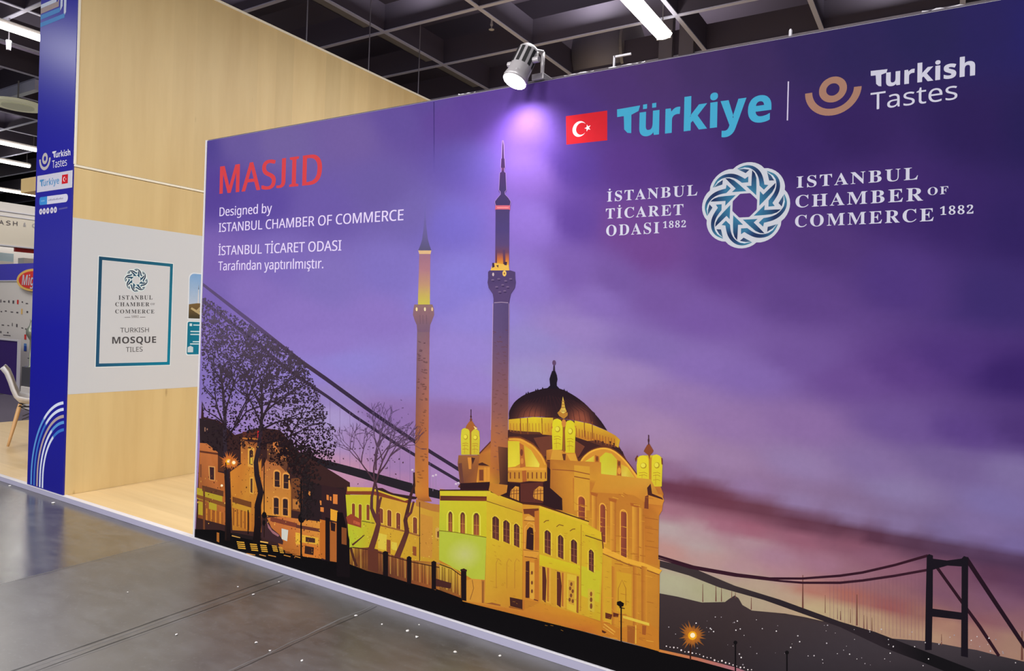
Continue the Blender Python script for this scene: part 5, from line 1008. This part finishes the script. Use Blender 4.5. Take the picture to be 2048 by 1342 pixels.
# ================================================================== ceiling things
def batten(x, y0, y1, z, label, nm='fluorescent_batten', wdt=0.11, group=None):
    t = empty(nm, (x, (y0 + y1) / 2, z), label, 'ceiling light', group)
    hs = MB().box(x - wdt * .3, x + wdt * .3, y0, y1, z + 0.03, z + 0.08).build('housing', M['grey_metal'], t)
    d = MB(); n = 10; pr = [(x + wdt / 2 * math.cos(math.pi + math.pi * i / n), z + 0.03 + 0.055 * math.sin(math.pi + math.pi * i / n)) for i in range(n + 1)]
    vv = [(a, y0 + .01, b) for a, b in pr] + [(a, y1 - .01, b) for a, b in pr]
    d.add(vv, [(i, i + 1, n + 2 + i, n + 1 + i) for i in range(n)] + [tuple(range(n, -1, -1)), tuple(range(n + 1, 2 * n + 2))]); d.build('diffuser', M['tube'], t)
    for ya, yb in ((y0 - .012, y0 + .01), (y1 - .01, y1 + .012)): MB().box(x - wdt * .42, x + wdt * .42, ya, yb, z - .02, z + .07).build('end_cap', M['grey_metal'], hs)
    for yh in (y0 + .06, y1 - .06): MB().tube((x, yh, z + .08), (x, yh, 5.34), .006, n=6).build('hanger', M['grey_metal'], hs)
    return t
batten(1.10, 3.35, 5.0, 4.80, 'lit fluorescent batten above the purple wall, right of the spotlight', wdt=.2)
batten(-5.84, -0.2, 1.66, 4.80, 'brightest lit batten at the upper left, left of the blue end panel', wdt=.15)
batten(-12.75, 2.2, 4.55, 4.80, 'lit batten left of the ring logo on the blue panel', wdt=.15)
batten(-14.82, 3.0, 5.3, 4.80, 'shorter thin lit batten below the one beside the ring logo', wdt=.13)
batten(-19.4, 5.0, 7.6, 4.80, 'lowest lit batten on the left, behind the short oak header', wdt=.17)
batten(-11.4, 4.3, 4.62, 5.25, 'tiny distant lit tube above the round ceiling disc', wdt=.1)
# unlit grey channels running under the beams behind the oak partition
def channel(x, y0, y1, lab):
    MBc = MB().box(x - .075, x + .075, y0, y1, 5.03, 5.06).box(x - .075, x - .065, y0, y1, 5.03, 5.09).box(x + .065, x + .075, y0, y1, 5.03, 5.09)
    tag(MBc.build('cable_channel', M['grey_metal']), lab, 'cable channel')
channel(-2.2, 2.62, 3.6, 'grey cable channel nearest the top edge of the photo, above the oak partition')
channel(-2.2, 3.82, 4.82, 'middle grey cable channel along the ceiling beam, left of the spotlight')
channel(-2.2, 5.02, 5.95, 'far short grey cable channel ending just above the purple wall')
def pipe(a, b, r, lab, nm='ceiling_pipe', cat='pipe', m='duct'): tag(MB().tube(a, b, r, n=14).build(nm, M[m], None, True), lab, cat)
pipe((-3.6, 4.5, 5.46), (-2.35, 4.5, 5.46), .05, 'dull grey pipe end seen left of the middle cable channel')
pipe((-1.75, 4.45, 5.5), (-0.85, 4.45, 5.5), .05, 'dull grey pipe between two beams near the sprinkler')
pipe((-0.9, 4.3, 5.55), (0.6, 4.3, 5.55), .06, 'dull grey pipe above the spotlight')
pipe((-1.05, 4.5, 5.42), (-1.05, 6.0, 5.42), .018, 'thin sprinkler pipe running away along the ceiling')
sp = empty('sprinkler', (-1.05, 4.62, 5.3), 'small pale sprinkler head hanging from the thin ceiling pipe', 'sprinkler')
MB().tube((-1.05, 4.62, 5.41), (-1.05, 4.62, 5.24), .012, n=8).build('stem', M['alu'], sp)
MB().lathe((-1.05, 4.62, 5.25), (0, 0, -1), [(0, .014), (.03, .02), (.05, .008), (.08, .006), (.085, .035), (.09, .035)], 12).build('deflector', M['alu'], sp)
dk = empty('ventilation_duct', (0.1, 6.2, 5.15), 'wide round grey duct just right of the spotlight', 'duct')
MB().tube((-0.62, 6.45, 5.32), (0.12, 6.45, 5.32), .46, n=32).build('duct_body', M['duct'], dk, True)
MB().tube((0.1, 6.45, 5.32), (0.14, 6.45, 5.32), .475, n=32).build('duct_collar', M['grey_metal'], dk)
for x0, x1, lab in ((0.66, .84, 'left grey cable drop box under the lit batten'), (0.93, 1.12, 'right grey cable drop box under the lit batten')):
    MB().box(x0, x1, 6.0, 6.1, 4.85, 5.6).build('ceiling_bracket', M['duct'])
    tag(bpy.data.objects[-1] if False else COL.objects[-1], lab, 'bracket')
# wires that hold the oak partition's top
for k, (u, vv, lab) in enumerate(((613, 79, 'leftmost thin wire rising from the oak partition top'), (737, 141, 'second thin wire rising from the oak partition top'), (836, 189, 'thin wire nearest the purple wall, rising from the oak partition top'))):
    p = on_z(u, vv, HW - .01); x = -WA - .1; q = on_x(u, vv, x)
    tag(MB().tube((x, q.y, HW), (x, q.y, 6.5), .006, n=6).build('suspension_wire', M['duct']), lab, 'wire')
for x, y, lab in ((-0.95, 4.3, 'thin wire hanging in the bay right of the sprinkler'), (0.1, 4.35, 'thin wire hanging above the spotlight'), (-2.6, 3.2, 'thin wire above the nearest cable channel')):
    tag(MB().tube((x, y, 5.3), (x, y, 6.5), .005, n=6).build('suspension_wire', M['duct']), lab, 'wire')

# ================================================================== spotlight on the purple wall
L0 = on_y(1030, 161, -.125); L1 = on_y(1061, 95, -.06)
ax = (L1 - L0).normalized()
spot = empty('spotlight', tuple(on_y(1050, 140, 0.03)), 'lit silver spotlight clamped to the top of the purple wall', 'spotlight')
spot.location.z = 2.506; spot.location.y = 0.03
ln = (L1 - L0).length
lb = MB().lathe(L0 - ax * .004, ax, [(0, .055), (.012, .056), (.03, .052), (.035, .049), (ln * .8, .048), (ln * .92, .045), (ln, .034), (ln + .006, .02)], 32).build('lamp_body', M['lamp_body'], spot, True)
MB().lathe(L0 - ax * .0075, ax, [(0, .050), (.003, .052)], 28).build('lens', M['lens'], lb)
fb = MB(); xx = ax.orthogonal().normalized(); yy = ax.cross(xx)
for k in range(11):
    a = 2 * math.pi * k / 11; r = xx * math.cos(a) + yy * math.sin(a); t = ax.cross(r)
    p0 = L0 + ax * .07 + r * .0465; p1 = L0 + ax * (ln * .84) + r * .0458
    fb = MB(); fb.add([p0 - t * .0075 + r * .003, p0 + t * .0075 + r * .003, p1 + t * .0075 + r * .003, p1 - t * .0075 + r * .003], [(0, 1, 2, 3)]); fb.build('vent_slot', M['black'], lb)
side = Vector((1, 0, 0)); mid = L0 + ax * ln * .55
yk = MB(); pts = []
for i in range(13):
    a = math.pi * i / 12; pts.append(mid + side * (.062 * math.cos(a)) + Vector((0, .55, .83)) * (.085 * math.sin(a)))
yk.path(pts, .006, 8); yk.build('yoke', M['chrome'], spot)
for s_ in (-1, 1): MB().tube(mid + side * .05 * s_, mid + side * .078 * s_, .013, n=14).build('pivot_knob', M['lamp_body'], spot)
top = pts[6]; foot = Vector((L0.x + .045, .03, 2.506))
MB().path([top, Vector((foot.x, .03, top.z + .01)), Vector((foot.x, .03, 2.53))], .009, 10).build('arm', M['lamp_body'], spot, True)
MB().box(foot.x - .03, foot.x + .03, -.012, .072, 2.507, 2.535).build('clamp', M['lamp_body'], spot, bevel=.003)
sl = bpy.data.lights.new('spot_beam', 'SPOT'); sl.energy = 24; sl.spot_size = R_(136); sl.spot_blend = 1.0; sl.shadow_soft_size = .04; sl.color = (.98, .95, 1)
so = lk(bpy.data.objects.new('spot_beam', sl)); so.location = L0 - ax * .025
so.rotation_euler = Vector((0.0, .2, -1)).to_track_quat('-Z', 'Y').to_euler()
# small fixings left on the wall's top edge
br = MB(); p = on_y(1228, 140, .03); br.box(p.x - .004, p.x + .004, .026, .034, 2.506, 2.565).box(p.x, p.x + .075, .026, .034, 2.557, 2.565)
tag(br.build('wall_hook', M['alu']), 'small white angled wall hook standing on the purple wall top', 'hook')
hk = on_y(1581, 68, .03)
tag(MB().lathe((hk.x, .03, 2.506), (0, 0, 1), [(0, .004), (.012, .006), (.03, .006), (.036, .003)], 10).build('wall_pin', M['alu']), 'tiny white pin on the purple wall top, near the divider line', 'pin')
for u, d, lab in ((939, .05, 'crumpled shreds of white tape on the wall top left of the spotlight'), (1160, .07, 'thin strip of white tape on the wall top right of the spotlight'), (1255, .08, 'strip of white tape on the wall top beside the angled hook'), (1880, .06, 'faint strip of white tape at the right end of the wall top')):
    q = on_y(u, 150, .02); rr = random.Random(int(u)); t = MB(); n = 9; vv = []
    for i in range(n + 1):
        x = q.x - d + 2 * d * i / n; h = rr.uniform(.001, .009); vv += [(x, .003, 2.5065), (x, .0035 + rr.uniform(0, .01), 2.5065 + h)]
    t.add(vv, [(2 * i, 2 * i + 2, 2 * i + 3, 2 * i + 1) for i in range(n)]); tag(t.build('tape_strip', M['alu']), lab, 'tape')

# ================================================================== neighbouring stands seen left of the blue panel
M['stand_white'] = mat('stand_white', rgb(226, 220, 214), 0.5); M['stand_cream'] = mat('stand_cream', rgb(228, 218, 200), 0.5)
M['stand_blue'] = mat('stand_blue', rgb(70, 66, 190), 0.45); M['violet'] = mat('dark_violet_front', rgb(58, 32, 112), 0.5); M['sign_red'] = mat('sign_red', rgb(226, 58, 54), 0.45)
M['sign_gold'] = mat('sign_gold', rgb(244, 196, 104), 0.45); M['letter_grey'] = mat('letter_grey', rgb(84, 78, 84), 0.5); M['letter_pale'] = mat('letter_pale', rgb(170, 168, 174), 0.5)
M['chair_white'] = mat('white_plastic', rgb(226, 224, 226), 0.35); M['beech'] = mat('beech_wood', rgb(214, 170, 118), 0.5); M['wire'] = mat('dark_wire', rgb(60, 58, 62), 0.4, .8)
M['carpet'] = mat('violet_grey_carpet', rgb(84, 76, 92), 0.85); M['anthracite'] = mat('anthracite', rgb(74, 74, 80), 0.6)
# oak header sticking out behind the blue panel
h0 = on_y(42, 358, .35); h1 = on_y(42, 386, .35)
tag(MB().box(h0.x, XB - .001, .35, .62, h1.z, h0.z).build('oak_header', M['wood'], None, bevel=.003), 'short oak header beam sticking out left of the blue panel', 'beam')
tag(MB().box(-9.2, -5.8, -1.0, 3.0, FZ, FZ + .006).build('aisle_carpet', M['carpet']), 'dark violet-grey carpet beyond the raised floor', 'carpet')
# wall of logos with its blue top band
lw = empty('logo_wall', (-9.8, 3.03, 0), 'white wall of small printed logos with a blue top band', 'display wall')
LY = 3.0
def lx(u, vv): q = on_y(u, vv, LY); return (q.x, q.z)
MB().box(-12.2, -8.4, LY, LY + .08, .0, 2.17).build('wall_panel', M['stand_white'], lw)
MB().box(-12.2, -8.4, LY - .012, LY, 1.885, 2.172).build('blue_band', M['stand_blue'], lw)
MB().box(-12.2, -8.4, LY - .014, LY, 1.868, 1.885).build('white_rule', M['alu'], lw)
lp = MB()
def blob(u, vv, w_, h, mi):
    x, z = lx(u, vv); sx = w_ / 170; sz = h / 190; lp.add([(x - sx, LY - .004 - mi * .0004, z - sz), (x + sx, LY - .004 - mi * .0004, z - sz), (x + sx, LY - .004 - mi * .0004, z + sz), (x - sx, LY - .004 - mi * .0004, z + sz)], [(0, 1, 2, 3)], mi)
for u, vv, w_, h, mi in ((2, 602, 3, 5, 0), (9, 603, 7, 2, 0), (18, 603, 4, 4, 0), (27, 604, 5, 5, 0), (36, 604, 5, 7, 1), (45, 604, 4, 2, 0), (54, 607, 7, 1.5, 0), (3, 623, 5, 1.6, 0), (12, 622, 6, 1.6, 0), (24, 624, 8, 1.4, 0), (35, 625, 6, 2, 0), (44, 623, 4, 9, 2), (55, 624, 5, 3, 0), (6, 650, 8, 1.4, 0), (17, 651, 6, 1.2, 0), (25, 649, 2, 5, 0), (34, 651, 4, 5, 0), (45, 656, 6, 1.4, 0), (52, 658, 4, 2, 0), (2, 664, 4, 3, 0), (16, 665, 4, 2, 0), (14, 670.5, 24, 1.2, 0), (51, 674, 6, 8, 1), (51, 690, 8, 5, 3), (51, 697, 8, 8, 4)): blob(u, vv, w_, h, mi)
lp.build('logo_print', [M['letter_grey'], M['sign_red'], M['sign_gold'], mat('light_blue_mark', rgb(90, 140, 206)), mat('blue_mark', rgb(44, 84, 180))], lw)
MB().box(-9.26, -8.4, LY - .05, LY - .012, .0, .42).build('blue_skirt', M['stand_blue'], lw)
# oval sign, most of it hidden by the blue panel
oc_ = on_y(68, 560, LY - .04); osn = empty('oval_sign', tuple(oc_), 'red oval sign with a gold rim, half hidden by the blue panel', 'sign')
def oval(rx, rz, y0, y1):
    k = MB(); n = 40; a = [(oc_.x + rx * math.cos(2 * math.pi * i / n), oc_.z + rz * math.sin(2 * math.pi * i / n)) for i in range(n)]
    return k.add([(x, y0, z) for x, z in a] + [(x, y1, z) for x, z in a], [tuple(range(n - 1, -1, -1)), tuple(range(n, 2 * n))] + [(i, (i + 1) % n, n + (i + 1) % n, n + i) for i in range(n)])
s_ = 1 / 51.0
rx = oc_.x - on_y(34.5, 560, LY - .04).x; rz = (on_y(60, 538, LY - .04).z - on_y(60, 583, LY - .04).z) / 2
oval(rx, rz, LY - .05, LY - .013).build('gold_rim', M['sign_gold'], osn); rf = oval(rx * .85, rz * .78, LY - .056, LY - .049).build('red_face', M['sign_red'], osn)
def far_text(nm, t, st, bl, br, tl, m, parent, plane):
    A, B, C = (Vector(plane(*p)) for p in (bl, br, tl)); H, xh, _ = metric(st); V = []; Fc = []; x = 0
    for c in t:
        gv, gf, a = glyph(c, st); b = len(V); V += [(p[0] + x, p[1]) for p in gv]; Fc += [tuple(i + b for i in q) for q in gf]; x += a + (.35 if plane is fas else .0)
    x0 = min(p[0] for p in V); x1 = max(p[0] for p in V)
    return part(nm, [A + (B - A) * ((p[0] - x0) / (x1 - x0)) + (C - A) * (p[1] / H) for p in V], Fc, m, parent)
fas = lambda u, vv: on_x(u, vv, -13.985)
ovl = lambda u, vv: on_y(u, vv, LY - .0585)
far_text('sign_lettering', 'Mig', 'bold', (43.5, 570), (67, 571), (45.5, 549.5), M['alu'], rf, ovl)
# violet counter
ct = empty('counter', (-9.8, 2.8, FZ), 'dark violet counter front with a white edge, behind the white chair', 'counter')
cx1 = on_y(35, 720, 2.66).x
MB().box(-11.6, cx1, 2.66, 2.68, FZ + .006, .86).build('counter_front', M['violet'], ct)
MB().box(-11.6, cx1 + .03, 2.65, 2.69, .86, .885).box(cx1, cx1 + .03, 2.65, 2.69, FZ + .006, .86).build('white_edge', M['alu'], ct)
# anthracite box on a white plinth, with a dull round vase on it
py = 2.05; b0 = on_y(43.5, 733, py); b1 = on_y(43.5, 772, py); e1 = on_y(72, 772, py)
tag(MB().box(b0.x, e1.x, py, py + .35, b1.z, b0.z).build('storage_box', M['anthracite'], None, bevel=.004), 'anthracite box on a white plinth at the edge of the blue panel', 'box')
tag(MB().box(b0.x + .03, e1.x + .1, py - .02, py + .4, FZ + .006, b1.z - .0005).build('plinth', M['stand_white'], None, bevel=.004), 'white plinth behind the chair seat', 'plinth')
VY = py + .035; vb = on_y(60, 733, VY)
va = empty('vase', (vb.x, VY, b0.z), 'dull silver-green vase with a round body on the anthracite box', 'vase')
sc_ = .00585
MB().lathe((vb.x, VY, b0.z + .0005), (0, 0, 1), [(0, .032), (.01, .032), (.02, .012), (.38, .012), (.42, .035), (.47, .06), (.53, .06), (.58, .03), (.60, .02), (.66, .012), (.68, .018)], 20).build('vase_body', mat('dull_silver', rgb(150, 158, 146), .35, .5), va, True)
MB().box(vb.x - .07, vb.x + .005, VY - .005, VY + .005, b0.z + .12, b0.z + .13).build('vase_stem', M['wire'], va)
# fascia and interior of the stand farther back
FX = -14.0
fs = empty('fascia_sign', (FX, 6.0, 3), 'cream fascia with wide-spaced grey letters high on the far left stand', 'fascia')
fz = lambda vv: on_x(0, vv, FX).z
MB().box(FX - .3, FX, 2.0, 9.0, fz(430), fz(403)).build('upper_fascia', M['stand_white'], fs)
MB().box(FX - .3, FX + .02, 2.0, 9.0, fz(431.5), fz(429.5)).box(FX - .3, FX + .02, 2.0, 9.0, fz(422), fz(420)).build('fascia_rule', M['alu'], fs)
MB().box(FX - .3, FX + .005, 2.0, 9.0, fz(489), fz(431.5)).build('lower_fascia', M['stand_cream'], fs)
MB().box(FX - .3, FX + .03, 2.0, 9.0, fz(491), fz(488.5)).build('lower_rule', M['alu'], fs)
fas2 = fas
for t, bl, br, tl, m in (('A', (-2, 448.6), (7.7, 449.4), (-2, 440), 'letter_grey'), ('S', (12.6, 449.8), (21.2, 450.4), (12.6, 441.2), 'letter_grey'), ('H', (26.2, 450.8), (35, 451.6), (26.2, 442.2), 'letter_grey'), ('&', (46.5, 453), (52.5, 453.4), (46.5, 444.5), 'letter_pale'), ('C', (64.5, 455), (73.5, 456), (64.5, 446.6), 'letter_pale')):
    far_text('fascia_lettering', t, 'sans', bl, br, tl, M[m], fs, fas)
rs0 = on_x(31, 493, FX - .2)
tag(MB().box(FX - .28, FX - .2, rs0.y, 8.0, on_x(31, 503, FX - .2).z, fz(491) - .001).build('red_header', M['sign_red']), 'red header strip under the cream fascia', 'header')
tag(MB().box(FX - 2.2, FX - 2.1, 1.5, 10.0, FZ, 3.2).build('display_back_wall', M['stand_white']), 'bright white back wall of the far stand', 'display wall')
cab = on_x(0, 505, FX - 1.4); cb2 = on_x(27, 524, FX - 1.4)
dc = empty('display_case', (FX - 1.45, cab.y, FZ), 'pale glazed display case under the fascia, left of the red strip', 'display case')
MB().box(FX - 1.9, FX - 1.4, cab.y - .6, cb2.y, FZ, cb2.z).build('case_base', M['stand_white'], dc)
MB().box(FX - 1.9, FX - 1.4, cab.y - .6, cb2.y, cb2.z, cab.z).build('case_glass', mat('pale_glass', rgb(190, 214, 226), .1), dc)
mc_ = on_x(48, 509, FX - 1.0); me_ = on_x(48, 524, FX - 1.0)
tag(MB().box(FX - 1.3, FX - 1.0, mc_.y, mc_.y + 1.2, FZ, me_.z + .1).build('white_counter', M['chair_white']), 'white counter right of the glazed display case', 'counter')
# round disc hanging from the beams
dd = empty('ceiling_disc', (-8.62, 2.48, 4.6), 'flat round cream disc hanging under the ceiling at the far left', 'ceiling panel')
MB().tube((-8.62, 2.48, 4.6), (-8.62, 2.48, 4.64), .36, n=40).build('disc', mat('cream_disc_glow', rgb(206, 204, 176), .5, emit=.25), dd); MB().tube((-8.62, 2.48, 4.585), (-8.62, 2.48, 4.6), .22, n=30).build('inner_ring', mat('disc_ring_glow', rgb(186, 186, 160), .5, emit=.2), dd)  # no lamp: faint emission added so disc and ring look lit
MB().tube((-8.62, 2.48, 4.64), (-8.62, 2.48, 5.0), .012, n=8).build('hanger', M['grey_metal'], dd)
tag(MB().box(-9.5, -8.2, 2.53, 2.62, 4.82, 4.98).build('beam_box', M['flange']), 'pale box fixed to the beam above the round disc', 'box')
pd = on_y(17, 100, 1.3); tag(MB().tube((pd.x, 1.3, pd.z + .12), (pd.x, 1.3, pd.z), .03, .024, n=10).tube((pd.x, 1.3, pd.z + .11), (pd.x, 1.3, 5.0), .008, n=8).build('pendant_sensor', M['duct']), 'small pale pendant under the upper left batten', 'sensor')

# ---- white shell chair with beech legs
ch = empty('shell_chair', (-4.04, 0.863, 0), 'white plastic shell chair with beech legs, cut by the blue panel', 'chair')
ch.rotation_euler = (0, 0, R_(66))
prof = [(-.325, .79), (-.318, .785), (-.285, .74), (-.255, .66), (-.228, .57), (-.20, .50), (-.155, .45), (-.09, .43), (.0, .425), (.10, .432), (.18, .445), (.225, .44), (.24, .425)]
hw = [.15, .17, .195, .215, .225, .23, .235, .24, .245, .245, .235, .215, .19]
V = []; F = []; nw = 12
for side_ in (0, 1):
    for (x, z), h in zip(prof, hw):
        for j in range(nw + 1):
            t = -1 + 2 * j / nw; up = .07 * abs(t) ** 3 * (1 if z < .5 else .4); bk = .03 * abs(t) ** 2.5 * (1 if z > .48 else 0)
            V.append((x + bk + (.011 if side_ and z > .47 else 0), h * t, z + up - (0 if side_ else .012)))
np_ = len(prof); n1 = np_ * (nw + 1)
for s0 in (0, n1):
    for i in range(np_ - 1):
        for j in range(nw): a = s0 + i * (nw + 1) + j; F.append((a, a + 1, a + nw + 2, a + nw + 1) if s0 else (a, a + nw + 1, a + nw + 2, a + 1))
for j in range(nw):
    F.append((j, j + 1, n1 + j + 1, n1 + j)); b = (np_ - 1) * (nw + 1); F.append((b + j, n1 + b + j, n1 + b + j + 1, b + j + 1))
for i in range(np_ - 1):
    a = i * (nw + 1); b = a + nw + 1; F.append((a, n1 + a, n1 + b, b)); a += nw; b += nw; F.append((a, b, n1 + b, n1 + a))
part('seat_shell', V, F, M['chair_white'], ch, True, True)
for sx in (-1, 1):
    for sy_ in (-1, 1):
        lg = MB().lathe((sx * .14 - .01, sy_ * .14, .40), (sx * .085, sy_ * .09, -.39), [(0, .017), (.05, .02), (.15, .019), (.30, .015), (.402, .011)], 12).build('leg', M['beech'], ch, True, True)
st = MB()
for sx in (-1, 1): st.tube((sx * .14, -.14, .395), (-sx * .14 * .9, -.14, .27), .005, n=6).tube((sx * .14, .14, .395), (-sx * .14 * .9, .14, .27), .005, n=6)
for s_2 in (-1, 1): st.tube((.14, s_2 * .15, .395), (.165, -s_2 * .16, .27), .005, n=6).tube((-.15, s_2 * .15, .395), (-.17, -s_2 * .16, .27), .005, n=6)
st.box(-.16, .15, -.15, -.14, .395, .41).box(-.16, .15, .14, .15, .395, .41); st.build('wire_frame', M['wire'], ch, False, True)
# paper crumbs on the floor
M['paper'] = mat('white_paper', rgb(232, 232, 232), 0.6)
def crumb(u, vv, s, seed):
    p = on_z(u, vv, FZ); q = random.Random(seed); bm = bmesh.new(); bmesh.ops.create_icosphere(bm, subdivisions=1, radius=s)
    for vt in bm.verts: vt.co *= q.uniform(.6, 1.2); vt.co.z *= .35
    lo = min(vt.co.z for vt in bm.verts); me = bpy.data.meshes.new('paper_scrap'); bm.to_mesh(me); bm.free(); me.materials.append(M['paper'])
    o = lk(bpy.data.objects.new('paper_scrap', me)); o.location = (p.x, p.y, FZ - lo + .0002); o.rotation_euler[2] = q.uniform(0, 6)
    return tag(o, 'tiny white paper scrap lying on the black hall floor', 'paper scrap', 'paper scraps on the hall floor')
for k, (u, vv, s) in enumerate(((106, 1007, .014), (20, 972, .012), (507, 1190, .008), (512, 1286, .009), (540, 1302, .007), (476, 1174, .006), (353, 1270, .007), (558, 1164, .006), (712, 1232, .009), (834, 1275, .010), (910, 1305, .010), (764, 1249, .006), (838, 1250, .005), (815, 1262, .010), (1000, 1312, .008), (255, 1185, .005), (604, 1322, .008))):
    crumb(u, vv, s, k)
bpy.data.objects.remove(_to); bpy.data.curves.remove(_tc)
